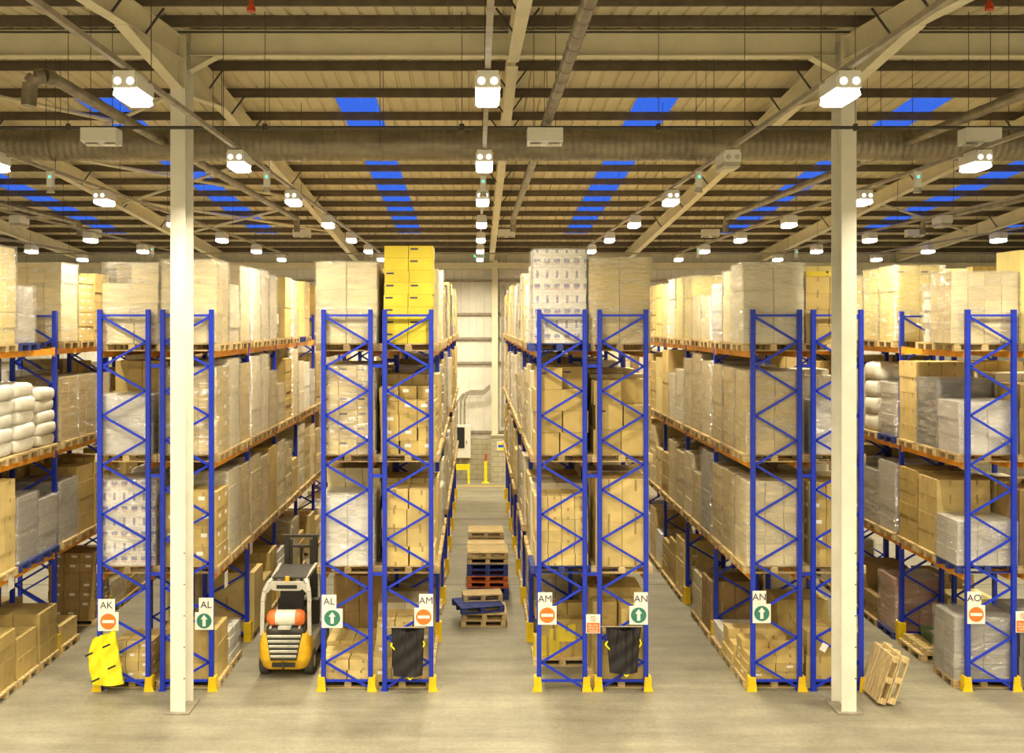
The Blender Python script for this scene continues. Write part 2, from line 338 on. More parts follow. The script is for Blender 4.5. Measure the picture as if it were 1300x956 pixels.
m=MB(); m.tube((XL+.1,16.7,zroof(16.7)-.2),(XR-.1,16.7,zroof(16.7)-.2),.02,8); single('cable_conduit',m,M['dark'],'thin dark conduit running along the top of the ridge beam','conduit')
# purlins
py=[9.6,11.0,12.4,13.7,14.95,16.35]+[18.85+1.68*k for k in range(15)]
for k,Y in enumerate(py):
    m=MB(); z=0; d=PUR-.02
    m.prism([(-.035,0),(.005,0),(.005,-d+.012),(.045,-d+.012),(.045,-d),(-.007,-d),(-.007,-.012),(-.035,-.012)],0,XL+.05,XR-.05)
    for q in range(60): m.box(XL+.4+q*.9,-.04,-.02,XL+.44+q*.9,.0,.0)
    lab='shade-darkened galvanised roof purlin, '+('in front of the ridge beam, %s from the camera'%('first second third fourth fifth sixth'.split()[k]) if k<6 else '%s row behind the ridge beam'%('first second third fourth fifth sixth seventh eighth ninth tenth eleventh twelfth thirteenth fourteenth last'.split()[k-6]))
    single('roof_purlin',m,M['purlin'],lab,'purlin','roof purlins',(0,Y,zroof(Y)-.004))
# diagonal roof bracing tubes
def brace(p,q,lab,r=.045,mt='cream'):
    m=MB(); a=Vector(p); m.tube((0,0,0),Vector(q)-a,r,8); single('roof_brace',m,M[mt],lab,'brace','roof bracing tubes',a)
def rz_(Y,d=.38): return zroof(Y)-d
for x0,x1,nm in ((-11.15,-5.25,'left of the left column'),):
    for q,(ya,yb) in enumerate(((18.6,24.4),(24.4,30.2),(30.2,36))):
        brace((x0+.12,ya,rz_(ya)),(x1-.12,yb,rz_(yb)),'cream diagonal roof tube, %s, %s, falling away to the right'%(nm,('near','middle','far')[q] if x0==-11.15 else 'only'))
        brace((x0+.12,yb,rz_(yb,.5)),(x1-.12,ya,rz_(ya,.5)),'cream diagonal roof tube, %s, %s, falling away to the left'%(nm,('near','middle','far')[q] if x0==-11.15 else 'only'))
brace((12.5,30.5,rz_(30.5)),(18.2,36,rz_(36)),'cream diagonal roof tube in the right far bay')

# ------------------------------------------------------------------ services: ducts, pipes, lights
ZD=H+(CY-184)*18.3/F
o=thing('spiral_duct','large round galvanised duct running across the hall behind the columns','duct',(0,18.3,ZD))
m=MB(); n=28; 
rr=[[(x,.30*math.cos(2*PI*k/n),.30*math.sin(2*PI*k/n)) for k in range(n)] for x in (XL+.3,XR-.3)]
m.rings(rr); part('duct_tube',m,M['duct'],o)
for k in range(17):
    x=XL+1.5+k*3.1; m=MB(); m.rings([[(x+dx,.31*math.cos(2*PI*j/n),.31*math.sin(2*PI*j/n)) for j in range(n)] for dx in (-.025,.025)]); part('joint_band',m,M['duct'],o)
    m=MB(); 
    for dy in (-.31,.31): m.tube((x,dy,0),(x,dy,zroof(18.3+dy)-ZD),.006,5)
    part('hanger_wire',m,M['dark'],o)
def nm5(k): return ('far left','left','middle','right','far right')[k]
for k,(x,y0,y1,elb) in enumerate(((-13.4,6,32.5,0),(-5.83,13.3,31.2,1),(1.17,6.5,31,0),(8.0,8,31,0),(14.8,6,32,0))):
    o=thing('branch_duct','narrow brown branch duct running away under the roof, '+nm5(k),'duct',(x,0,ZD+.0),0,'branch ducts')
    for a,b,nn in ((y0,17.98,'near_length'),(18.62,y1,'far_length')):
        m=MB(); n=14; L=int((b-a)/.5)
        m.rings([[(.085*math.cos(2*PI*j/n),a+(b-a)*q/L,.085*math.sin(2*PI*j/n)) for j in range(n)] for q in range(L+1)])
        for q in range(1,L): m.rings([[((.09)*math.cos(2*PI*j/n),a+(b-a)*q/L+dd,(.09)*math.sin(2*PI*j/n)) for j in range(n)] for dd in (-.015,.015)],0,False,True)
        part('duct_length',m,M['duct'],o)
    m=MB(); 
    e=y1; pts=[(0,e-.02,0),(0,e+.12,-.05),(0,e+.17,-.2),(0,e+.17,-.42)]
    for a,b in zip(pts,pts[1:]): m.tube(a,b,.095,12)
    part('drop_elbow',m,M['duct'],o)
    if elb:
        m=MB(); e=y0; pts=[(0,e+.02,0),(-.06,e-.10,.0),(-.16,e-.16,-.03),(-.22,e-.18,-.12),(-.24,e-.18,-.42)]
        for a,b in zip(pts,pts[1:]): m.tube(a,b,.10,14)
        part('drop_elbow',m,M['duct'],o)
zp=H+(CY-162)*16.0/F
o=thing('sprinkler_pipe','dark sprinkler pipe crossing the whole hall in front of the columns','pipe',(0,16.0,zp))
m=MB(); m.tube((XL+.1,0,0),(XR-.1,0,0),.028,8); part('pipe_run',m,M['dark'],o)
for k in range(16):
    x=XL+2+k*3.25; m=MB(); m.tube((x,0,.0),(x,0,zroof(16.0)-zp-.02),.006,5); m.tube((x,0,-.05),(x,0,.06),.04,8); part('hanger',m,M['dark'],o)
o=thing('sprinkler_pipe','thin pipe crossing the roof near the far wall','pipe',(0,38,H+(CY-322)*38/F))
m=MB(); m.tube((XL+.1,0,0),(XR-.1,0,0),.03,8); part('pipe_run',m,M['galv'],o)
for k in range(9):
    m=MB(); m.tube((XL+3+k*6,0,0),(XL+3+k*6,0,zroof(38)-(H+(CY-322)*38/F)-.02),.008,5); part('hanger',m,M['dark'],o)
# white ceiling units
UX=[(-6.2,16),(1.12,16),(8.3,16),(-13.2,33.2),(-6.0,33.2),(1.01,33.2),(8.0,33.2),(15.0,33.2)]
for k,(x,Y) in enumerate(UX):
    z=H+(CY-174)*16/F
    o=thing('ceiling_unit','white box unit hung under the roof, %s, %s'%('front row' if Y<20 else 'far row',('left beside the left column','centre','right beside the right column')[k] if k<3 else ('furthest left','second from left','centre','second from right','furthest right')[k-3]),'ceiling unit',(x,Y,z),0,'white ceiling units')
    m=MB(); m.prism([(-.15,.13),(.15,.13),(.15,-.13),(-.15,-.09)],0,-.29,.29); part('housing',m,M['lightw'],o)
    m=MB(); m.box(-.25,-.08,-.135,-.06,.10,-.122); m.box(.06,-.08,-.135,.25,.10,-.122); part('louvre',m,M['glass'],o)
    m=MB()
    for sx in (-.18,.18): m.tube((sx,0,.13),(sx,0,zroof(Y)-z-.02),.006,5)
    part('hanger_wire',m,M['dark'],o)
# lighting rows
ZL=9.40
LX=[(-16.0,'outermost left'),(-12.0,'second row from left'),(-7.92,'over the AK aisle'),(-3.9,'over the AL aisle'),(.12,'over the AM aisle'),(4.12,'over the AN aisle'),(8.18,'over the AO aisle'),(12.2,'second row from right'),(16.2,'outermost right')]
LY=[-3.1,1.6,6.3,11.0,15.9,20.6,25.4,30.1,34.8,39.3]  # row behind the camera is unseen, added to brighten the rack fronts
OFF={(12.2,25.4),(-12.0,25.4),(4.12,15.9),(8.18,11.0),(-12.0,15.9)}
fxm=MB(); fxm.box(-.14,-.28,.06,.14,.28,.20); fxm.box(-.10,-.20,.20,.10,.20,.26)
for sy in (-.3,.28): fxm.box(-.12,sy,.05,.12,sy+.02,.24)
fx_house=fxm.mesh('housing',M['lightw'])
def lens_mb():
    m=MB(); m.rings([[(-.12,-.25,.06),(.12,-.25,.06),(.12,.25,.06),(-.12,.25,.06)],[(-.135,-.265,-.02),(.135,-.265,-.02),(.135,.265,-.02),(-.135,.265,-.02)],[(-.10,-.22,-.055),(.10,-.22,-.055),(.10,.22,-.055),(-.10,.22,-.055)]],0,False); return m
lens_on=lens_mb().mesh('lens',M['lens']); lens_off=lens_mb().mesh('lens',M['glass'])
rg=MB()
rg.tube((0,-.27,.125),(0,-.306,.125),.042,14)
ring_on=rg.mesh('reflector_ring',M['tubeg']); ring_off=rg.mesh('reflector_ring',M['glass'])
ordn='first second third fourth fifth sixth seventh eighth ninth tenth eleventh twelfth thirteenth fourteenth fifteenth sixteenth seventeenth eighteenth nineteenth twentieth twenty-first'.split()
PW=420
for x,rn in LX:
    o=thing('lighting_track','grey lighting trunking running away under the roof, '+rn,'lighting track',(x,0,ZL+.29),0,'lighting tracks')
    m=MB(); m.box(-.032,3.0,-.03,.032,40.5,.03); part('trunking',m,M['galv'],o)
    for k in range(10):
        yy=8.3+k*3.3; m=MB(); m.tube((0,yy,.03),(0,yy,zroof(yy)-ZL-.29),.006,5); part('hanger_wire',m,M['dark'],o)
    for k,Y in enumerate(LY):
        on=(x,Y) not in OFF
        if abs(x)>14 and Y<14: pass
        vis=abs(x)*F/Y<700 and Y>10
        o=thing('high_bay_light','%s high bay light %s, %s from the camera'%('lit' if on else 'unlit',rn,ordn[max(0,k-3)] if Y>10 else ordn[k]+' unseen behind picture edge'),'ceiling light',(x,Y,ZL),0,'high bay lights')
        new('housing',fx_house,o); new('lens',lens_on if on else lens_off,o); [new('reflector_ring',ring_on if on else ring_off,o,(sx,0,0)) for sx in (-.07,.07) if 10<Y<21]
        if on:
            L=bpy.data.lights.new('lamp','AREA'); L.shape='RECTANGLE'; L.size=.26; L.size_y=.5; L.energy=PW; L.color=(1,.875,.61); L.spread=math.radians(152)
            lo=new('lamp',L,o,(0,0,-.085))
for x,Y in ((-7.92,18),(-3.9,18),(.12,18.6),(4.12,18),(8.18,18),(.12,35.8),(-12.,35.8),(-3.9,35.8),(8.18,35.8),(12.2,37)):
    rn=dict(LX)[x]
    o=thing('light_sensor','small white sensor box with green light '+rn+(', near' if Y<20 else ', far'),'sensor',(x,Y,ZL+.27),0,'track sensors')
    m=MB(); m.box(-.055,-.05,-.30,.055,.05,0); part('body',m,M['lightw'],o)
    m=MB(); m.box(-.018,-.055,-.13,.018,-.05,-.09); part('indicator',m,M['led'],o)
    m=MB(); m.tube((0,0,-.40),(0,0,-.30),.075,12,0,.05); part('detector_dome',m,M['glass'],o)
o=thing('exit_sign','small green lit exit sign hanging near the far wall','sign',at(608,324,41)); m=MB(); m.box(-.22,-.03,-.09,.22,.03,.09); part('casing',m,M['exit'],o)
m=MB(); m.box(-.15,-.033,-.04,-.03,-.03,.04); m.box(.02,-.033,-.012,.15,-.03,.012); m.prism([(.02,0),(.07,.05),(.07,-.05)],1,-.034,-.03); part('pictogram',m,M['signw'],o)
m=MB(); 
for sx in (-.15,.15): m.tube((sx,0,.09),(sx,0,zroof(41)-at(608,324,41).z-.02),.006,5)
part('hanger_wire',m,M['dark'],o)
m=MB(); m.tube((0,0,-.10),(0,0,0),.07,10,0,.05); m.tube((0,0,0),(0,0,.12),.03,8); single('alarm_sounder',m,M['red'],'small red alarm sounder under the roof near the top left','alarm',None,at(319,6,14.5))
m=MB(); m.tube((0,0,-.10),(0,0,0),.07,10,0,.05); m.tube((0,0,0),(0,0,.12),.03,8); single('alarm_sounder',m,M['red'],'small red alarm sounder under the roof near the top right','alarm',None,at(1256,4,14.5))

# ------------------------------------------------------------------ far wall equipment
m=MB(); x=.78; m.box(-.13,-.32,0,.13,0,zroof(YB)-.55); single('wall_stanchion',m,M['cream'],'cream steel stanchion against the far wall above the block pier','column',None,(x,YB-.12,0))
m=MB(); p=at(638,612,42); m.box(-.5,0,0,.42,.35,1.95); m.box(-.53,-.03,1.95,.45,.35,2.02); single('block_pier',m,M['block'],'block pier with safety notice at the far end of AM aisle','pier',None,(1.12,41.7,0))
o=thing('safety_notice','yellow and blue safety notice on the block pier','sign',(1.10,41.69,0)+Vector((0,0,0)) if False else (1.10,41.69,1.55))
m=MB(); m.box(-.24,-.012,-.2,.24,0,.2); part('board',m,M['signw'],o)
m=MB(); m.box(-.19,-.016,.07,.19,-.012,.16); m.box(-.19,-.016,-.17,.19,-.012,-.08); part('yellow_panel',m,M['ygrip'],o)
m=MB(); m.box(-.19,-.016,-.05,.19,-.012,.05); part('blue_panel',m,mat('sign_blue',(.02,.10,.55),.4),o)
o=thing('electrical_cabinet','cream electrical cabinet with dark glass door on the far wall','cabinet',at(584,560,42.1))
m=MB(); m.box(-.46,-.2,-.7,.46,.28,.7); part('cabinet_body',m,M['white'],o)
m=MB(); m.box(-.35,-.215,-.28,.20,-.2,.62); part('glass_door',m,M['black'],o)
m=MB(); m.box(.27,-.22,-.1,.30,-.2,.05); part('handle',m,M['dark'],o)
m=MB()
for sx in (-.32,.0): m.box(sx,-.15,-1.43,sx+.06,-.05,-.7)
part('stand',m,M['galv'],o)
o=thing('cable_conduit','bundle of galvanised conduits bending from the cabinet to the stanchion','conduit',(0,42.2,0))
for k in range(3):
    a=at(580+k*5,540,42.2); b=at(580+k*5,508-k*2+3,42.2); c_=at(588+k*4,500-k*2,42.2); d_=at(622,500-k*2,42.2)
    m=MB(); m.path([(a.x,0,a.z),(b.x,0,b.z),(c_.x,0,c_.z),(d_.x-.3,0,d_.z),(d_.x,0,d_.z+.25)],.04,8); part('conduit_pipe',m,M['galv'],o)
m=MB(); m.box(-.06,-.06,0,.06,0,6.2); single('downpipe',m,M['galv'],'grey vertical cable tray beside the stanchion on the far wall','pipe',None,(1.12,42.3,2.3))
o=thing('barrier_rail','yellow steel barrier below the electrical cabinet','barrier',at(575,598,41.3)*1.0)
b0=at(575,598,41.3)
m=MB(); m.box(-.6,-.05,.05,.72,.05,.28); part('rail',m,M['ygrip'],o); m=MB(); 
for x in (-.5,.62): m.box(x,-.06,-b0.z,x+.1,.06,.3)
part('post',m,M['ygrip'],o)
p=at(616.5,611,41.6); o=thing('bollard','yellow bollard with red cap standing by the far wall','bollard',(p.x,41.5,0))
m=MB(); m.tube((0,0,0),(0,0,.92),.075,14); m.box(-.15,-.15,0,.15,.15,.02); part('post',m,M['ygrip'],o); m=MB(); m.tube((0,0,.92),(0,0,1.25),.04,10); part('cap',m,M['red'],o)
m=MB(); m.box(-.06,-.06,0,.06,.06,1.0); m.box(-.15,-.15,0,.15,.15,.02); single('bollard',m,M['ygrip'],'yellow square post at the right end of the AM aisle','bollard',None,(1.42+.82,41.3,0) if False else (1.28+.55,41.3,0))

# ------------------------------------------------------------------ pallets
def pallet_mb(wx=1.16, wy=.82, boards=7, style=0):    # stringer boards run along x; open ends face y
    m=MB(); t=.02; hb=.085
    for j in range(3):
        y=-wy/2+.05+j*(wy-.10)/2
        m.box(-wx/2,y-.05,0,wx/2,y+.05,t,0,random.uniform(-.15,.1))
        for i in range(3):
            x=-wx/2+.065+i*(wx-.13)/2; m.box(x-.065,y-.05,t,x+.065,y+.05,t+hb,0,random.uniform(-.2,.05))
    for i in range(3):
        x=-wx/2+.05+i*(wx-.1)/2; m.box(x-.05,-wy/2,t+hb,x+.05,wy/2,t+hb+.018,0,random.uniform(-.15,.1))
    g=(wy-boards*.095)/(boards-1) if boards>1 else 0
    for j in range(boards):
        y=-wy/2+j*(.095+g); m.box(-wx/2,y,t+hb+.018,wx/2,y+.095,.145,0,random.uniform(-.15,.12))
    return m
PAL={k:pallet_mb().mesh('pallet',M[mm]) for k,mm in (('wood','wood'),('old','woodo'),('blue','pblue'),('orange','porange'))}
PALMB=pallet_mb()
PCOL={'wood':'pale wooden','old':'brown wooden','blue':'blue painted','orange':'orange painted'}
PH=.147

# ------------------------------------------------------------------ racks
PITCH=2.8; Y1=18.07
LEV=[0,2.15,4.24,6.32]
LN=['floor level','lower shelf','middle shelf','top shelf']
ROWS={ # id: xl, xr, y0, facing (+1 right face seen, -1 left face seen, 0 end only), bays, label
 'Z':(-10.75,-9.88,17.2,0,3,'outermost left of AK'),
 'A':(-9.59,-8.72,17.2,1,7,'left of AK aisle'),
 'B':(-7.03,-6.13,Y1,0,4,'right of AK aisle'),
 'C':(-5.86,-4.95,Y1,1,7,'left of AL aisle'),
 'D':(-2.86,-1.985,Y1,0,4,'right of AL aisle'),
 'E':(-1.72,-.853,Y1,1,7,'left of AM aisle'),
 'F':(1.159,2.01,Y1,-1,7,'right of AM aisle'),
 'G':(2.287,3.15,Y1,0,4,'left of AN aisle'),
 'H':(5.147,6.015,Y1,-1,7,'right of AN aisle'),
 'I':(6.27,7.16,Y1,0,4,'left of AO aisle'),
 'J':(9.15,10.01,Y1,-1,7,'right of AO aisle'),
 'K':(10.28,11.15,Y1,0,3,'outermost right of AO')}
ZT=7.1
def post_mesh():
    m=MB(); m.box(-.0425,-.035,0,.0425,.035,ZT); m.box(-.065,-.06,0,.065,.06,.012); return m.mesh('post',M['post'])
POST=post_mesh()
FR={}
def frame_mesh(w, left_first):
    key=(round(w,3),left_first)
    if key in FR: return FR[key]
    m=MB(); a,b=.045,w-.045; z=ZT-.11; m.box(a,-.02,z-.02,b,.02,z+.02)
    cur=left_first; z-=.03; st=.46
    while z>.5:
        p,q=((a,0,z),(b,0,z-st)) if cur else ((b,0,z),(a,0,z-st))
        m.bar(p,q,.03,.042); z-=st; cur=not cur
    m.box(a,-.02,.16,b,.02,.20); FR[key]=m.mesh('upright_frame',M['blue']); return FR[key]
def beam_mesh():
    m=MB(); L=PITCH-.09; m.box(-.025,0,-.12,.025,L,0); m.box(-.032,-.0,-.16,.032,.012,.03); m.box(-.032,L-.012,-.16,.032,L,.03)
    return m.mesh('beam',M['orange'])
BEAM=beam_mesh()
GUARD={}
def guard_mesh(s):     # steel post protector wrapping the aisle side of a post
    if s not in GUARD:
        m=MB(); g_=abs(s); hh=.42 if g_==1 else .27; sg=1 if s>0 else -1; pp=[(-.055,0),(.085+.05*(g_==2),0),(.085,hh*.5),(.065,hh),(-.03 if g_==2 else -.055,hh)]; m.prism(pp if s>0 else [(-u,w) for u,w in pp][::-1],1,-.085,-.062); s0=s; s=sg; m.box(min(s*.048,s*.095),-.062,0,max(s*.048,s*.095),.085,hh)
        s=s0; GUARD[s]=m.mesh('post_guard',M['guard'])
    return GUARD[s]
LF={'Z':1,'A':1,'B':1,'C':0,'D':1,'E':0,'F':1,'G':0,'H':1,'I':0,'J':1,'K':0}
for rid,(xl,xr,y0,fc,nb,rl) in ROWS.items():
    r=thing('pallet_rack','blue and orange pallet rack row '+rl,'pallet rack',(xl,y0,0),0,'pallet racks'); w=xr-xl
    for k in range(nb+1):
        Y=k*PITCH
        fo=new('upright_frame',frame_mesh(w,LF[rid]),r,(0,Y,0))
        for x in (0,w): new('post',POST,fo,(x,0,0))
        if k==0 and rid not in 'ZK' or fc>0: new('post_guard',guard_mesh(2 if k==0 else 1),r,(w,Y,0))
        if k==0 and rid in 'BFHJDG' or fc<0: new('post_guard',guard_mesh(-2 if k==0 else -1),r,(0,Y,0))
        if k<nb:
            for z in LEV[1:]:
                for x in (0,w): new('beam',BEAM,r,(x,Y+.045,z))
for a,b,l in (('B','C','AK and AL'),('D','E','AL and AM'),('F','G','AM and AN'),('H','I','AN and AO')):
    xa,xb=ROWS[a][1]+.045,ROWS[b][0]-.045
    for k in range(2):
        o=thing('row_spacer','short blue spacer bars tying the %s racks, %s'%(l,'front' if k==0 else 'second frame'),'spacer',(xa,Y1+k*PITCH,0),0,'row spacers')
        for z in (6.05,4.0,2.17): part('spacer_bar',MB().box(0,-.02,z-.03,xb-xa,.02,z+.03),M['blue'],o)

# ------------------------------------------------------------------ loads
NAMES={'kraft':('plain brown','carton stack'),'kraftd':('dark brown','carton stack'),'kraftl':('light brown','carton stack'),'wrapk':('film-wrapped brown','carton stack'),
 'beige':('film-wrapped beige','carton stack'),'pale':('film-wrapped pale','carton stack'),'yellow':('bright yellow','carton stack'),'ylw2':('straw-yellow wrapped','carton stack'),
 'whitec':('film-wrapped white','carton stack'),'grey':('film-wrapped grey','goods stack'),'greyl':('light grey wrapped','goods stack'),'char':('charcoal wrapped','goods stack'),
 'pink':('terracotta wrapped','carton stack'),'sack':('white','sack stack'),'print':('blue-printed white','carton stack'),'none':('','')}
AD={}
WR={'wrapk','beige','pale','ylw2','whitec','grey','greyl','char','pink','print'}
# explicit loads: (row, level, slot): kind, height, (nx,ny,nz), options
S={}
def sp(key, kind, h, n=(2,2,4), **k): S[key]=(kind,h,n,k)
# ends facing the camera and the first side faces
sp('A30','ylw2',1.77,(2,2,6)); sp('A31','greyl',1.08,(1,2,2),pal='blue',w=.95,jit=1); sp('A32','none',0); sp('A33','beige',1.62,(3,2,4),lab=.5); sp('A34','kraftl',1.40,(3,2,9),lab=.9); sp('A35','kraft',1.5,(3,2,7))
sp('A20','sack',1.30,(2,1,5)); sp('A21','sack',1.30,(2,1,5)); sp('A22','sack',1.15,(2,1,5)); sp('A23','wrapk',1.32,(2,2,4)); sp('A24','wrapk',1.32,(2,2,4)); sp('A25','beige',1.3,(2,2,4))
sp('A10','kraftl',1.65,(2,2,5)); sp('A11','grey',1.25,(1,1,2),pal='blue'); sp('A12','greyl',1.05,(2,1,3),pal='blue'); sp('A13','grey',1.25,(2,1,3)); sp('A14','kraft',1.42,(2,2,4)); sp('A15','kraft',1.5,(2,2,4))
sp('A00','kraft',1.0,(2,2,4)); sp('A01','kraft',.75,(2,3,2)); sp('A02','kraft',.95,(2,2,3)); sp('A03','kraftl',.40,(1,2,1)); sp('A04','none',0); sp('A05','kraftd',1.5,(3,3,7),lab=.6)
sp('B30','beige',1.50,(2,2,4),dx=.10,w=1.06,jit=1,near=1); sp('B20','greyl',1.10,(1,1,3),near=1,w=.98); sp('B21','kraft',1.72,(2,2,3)); sp('B10','print',1.60,(1,1,1),near=1,dx=.02,w=1.05); sp('B00','kraftl',.72,(3,2,4),lab=.8,near=1,dx=.12,w=.72,); sp('B01','none',0); sp('B02','none',0); sp('B03','none',0)
sp('C30','beige',1.56,(2,2,3),near=1,lab=.15); sp('C31','pale',1.15,(2,2,4)); sp('C32','beige',1.55,(2,1,2)); sp('C33','pale',1.56,(2,2,3)); sp('C34','pale',1.58,(2,2,3)); sp('C35','pale',1.5,(2,2,4)); sp('C36','whitec',.85,(3,2,7),w=.7,jit=1); sp('C37','kraftl',1.55,(2,1,2)); sp('C38','beige',1.5,(2,2,3))
sp('C20','wrapk',1.62,(3,2,5),near=1,lab=.5); sp('C21','pale',1.74,(2,2,5)); sp('C22','wrapk',1.6,(2,2,5)); sp('C23','pale',1.72,(2,2,3)); sp('C24','pale',1.74,(2,2,3)); sp('C25','wrapk',1.3,(2,2,4)); sp('C26','wrapk',.95,(2,2,4)); sp('C27','kraft',1.55,(2,2,9)); sp('C28','beige',1.76,(2,2,4))
sp('C10','kraft',1.38,(2,2,4),near=1,lab=.8); sp('C11','pale',1.62,(2,2,5)); sp('C12','wrapk',1.58,(2,2,5)); sp('C13','wrapk',1.62,(2,2,5)); sp('C14','wrapk',1.5,(2,2,6)); sp('C15','kraft',1.6,(1,1,2)); sp('C16','beige',1.6,(2,2,5))
sp('C00','kraft',.95,(2,2,3),near=1); sp('C01','whitec',.62,(2,2,4),pal='wood',jit=1); sp('C02','none',0); sp('C03','kraftl',1.30,(1,1,2),w=1.2); sp('C04','kraft',.9,(1,1,1),w=1.2); sp('C05','kraft',1.3,(2,2,3))
sp('D30','beige',1.52,(2,2,3),near=1,dx=-.02,w=1.15,lab=.15); sp('D20','wrapk',1.66,(3,2,6),near=1,ink=.9,w=1.02); sp('D10','whitec',1.32,(2,2,3),near=1,w=1.0); sp('D00','kraftl',.38,(2,2,2),near=1,jit=1); sp('D01','kraftl',.45,(2,2,2)); sp('D02','kraftd',1.5,(2,2,2))
sp('E30','yellow',1.83,(2,2,8),near=1,ink=.7,w=.92); sp('E20','kraft',1.25,(3,2,5),near=1,lab=.7,jit=1); sp('E10','kraftl',1.42,(2,2,4),near=1,jit=1,w=.98); sp('E00','kraftl',1.1,(3,2,5),near=1,lab=.6,jit=1,w=1.05)
sp('E31','pale',1.45,(2,2,4)); sp('E32','beige',1.4,(2,2,5)); sp('E33','pale',1.5,(2,2,4)); sp('E34','kraftl',1.3,(2,2,4)); sp('E21','kraftl',1.45,(2,2,4)); sp('E22','wrapk',1.2,(2,2,4)); sp('E11','kraftl',1.5,(2,2,4)); sp('E12','pale',1.1,(2,2,4)); sp('E01','pale',1.2,(2,2,4))
sp('F30','print',1.76,(1,1,1),near=1,w=1.0,pal='blue',dx=-.03); sp('F31','whitec',1.52,(3,2,7)); sp('F32','whitec',1.2,(2,2,5)); sp('F33','ylw2',1.35,(2,2,4)); sp('F34','ylw2',1.45,(2,2,4)); sp('F35','whitec',1.55,(2,2,4))
sp('F20','kraft',1.62,(2,2,4),near=1,w=1.0,ink=.3,jit=1); sp('F21','pale',1.5,(2,2,4)); sp('F22','beige',1.6,(2,2,4)); sp('F10','kraftl',1.30,(4,3,6),near=1,w=1.0,pal='blue'); sp('F11','pale',1.4,(2,2,5)); sp('F00','none',0); sp('F01','kraft',1.0,(3,2,4),near=1,jit=1,wy=.5,dy=.15,dyp=.25,w=1.0); sp('F02','none',0)
sp('G30','wrapk',1.60,(2,1,2),near=1,w=1.16,dx=-.04,pal='old'); sp('G31','whitec',1.4,(2,2,4)); sp('G20','kraft',1.38,(2,2,3),near=1,jit=1,ink=.4); sp('G10','kraftl',1.62,(2,1,2),near=1,w=1.0); sp('G00','kraft',1.35,(2,2,3),near=1,jit=1,ink=.2,w=.95); sp('G01','kraft',1.5,(2,2,3))
sp('H30','pale',1.50,(2,1,3),near=1,w=1.14,dx=-.02); sp('H31','beige',1.42,(2,1,3)); sp('H32','print',1.2,(2,2,6)); sp('H33','beige',.95,(2,2,2)); sp('H34','beige',.98,(2,2,2)); sp('H35','ylw2',1.48,(2,2,3)); sp('H36','ylw2',1.5,(2,1,2)); sp('H37','pale',1.5,(2,2,3)); sp('H38','ylw2',1.4,(2,2,3)); sp('H39','ylw2',1.45,(2,2,4))
sp('H20','wrapk',1.55,(2,2,6),near=1,w=1.05); sp('H21','wrapk',1.56,(2,2,6)); sp('H22','wrapk',1.58,(2,2,6)); sp('H23','beige',1.62,(2,2,4)); sp('H24','wrapk',1.76,(2,2,4)); sp('H25','wrapk',1.6,(2,2,5)); sp('H26','pale',1.3,(2,2,4)); sp('H27','pale',1.15,(2,2,4)); sp('H28','kraftl',1.74,(1,1,2)); sp('H29','ylw2',1.5,(2,2,3))
sp('H10','beige',1.58,(3,2,8),near=1,w=1.05); sp('H11','wrapk',1.58,(3,2,8)); sp('H12','wrapk',1.56,(3,2,8)); sp('H13','grey',1.74,(2,1,4)); sp('H14','wrapk',1.1,(2,2,4)); sp('H15','beige',1.45,(2,2,4)); sp('H16','wrapk',1.35,(2,2,4)); sp('H17','wrapk',1.5,(2,2,4))
sp('H00','kraft',.62,(2,2,4),near=1,jit=1,lab=.3); sp('H01','kraftl',.55,(2,2,3),jit=1); sp('H02','whitec',.35,(2,2,2),jit=1); sp('H03','kraftd',1.1,(2,2,2)); sp('H04','wrapk',.95,(2,2,3)); sp('H05','none',0); sp('H06','kraftl',1.35,(2,2,5),lab=.5); sp('H07','kraft',1.1,(2,2,3))
sp('I30','kraft',1.25,(2,2,4),near=1,w=.9,dx=-.1); sp('I31','ylw2',1.5,(2,2,4)); sp('I20','greyl',1.0,(2,2,3),near=1,w=.9); sp('I21','pale',1.4,(2,2,4)); sp('I10','kraft',1.55,(3,2,5),near=1,lab=.6,w=.95); sp('I00','kraft',.9,(2,2,2),near=1); sp('I01','none',0)
sp('J30','beige',1.34,(4,3,5),near=1,w=1.26,dx=-.05,); sp('J31','whitec',1.15,(1,1,9),w=.95,jit=1,wy=.55); sp('J32','none',0); sp('J33','ylw2',1.62,(2,2,3),ink=.3); sp('J34','ylw2',1.6,(2,2,3)); sp('J35','ylw2',1.5,(2,2,3))
sp('J20','greyl',.98,(2,1,3),near=1,w=1.1); sp('J21','char',1.35,(1,1,2),w=1.1,); sp('J22','kraftl',1.66,(2,2,5)); sp('J23','greyl',1.15,(2,1,5),jit=1,pal='blue'); sp('J24','sack',1.55,(1,1,4)); sp('J25','beige',1.4,(2,2,4))
sp('J10','greyl',.83,(3,2,3),near=1,w=1.15,pal='blue'); sp('J11','kraftl',1.46,(2,2,4)); sp('J12','kraft',1.5,(3,2,6)); sp('J13','greyl',1.5,(2,1,3)); sp('J14','grey',1.2,(2,2,3)); sp('J15','grey',1.3,(2,2,3))
sp('J00','grey',1.18,(2,2,5),near=1,w=1.12,dx=-.06); sp('J01','none',0); sp('J02','none',0); sp('J03','pink',1.15,(2,2,6),pal='blue'); sp('J04','kraftd',.5,(2,2,2),pal='old'); sp('J05','kraftd',1.0,(2,2,3),pal='old')
sp('K30','ylw2',1.75,(2,2,3),w=1.1); sp('K20','kraft',1.3,(2,2,3)); sp('K10','kraftd',1.4,(2,2,3)); sp('K00','grey',1.3,(2,2,3))
for r_ in 'BDGI':
    for k in range(1,3):
        if r_+'0%d'%k not in S: sp(r_+'0%d'%k,'kraft',1.0,(2,2,3))

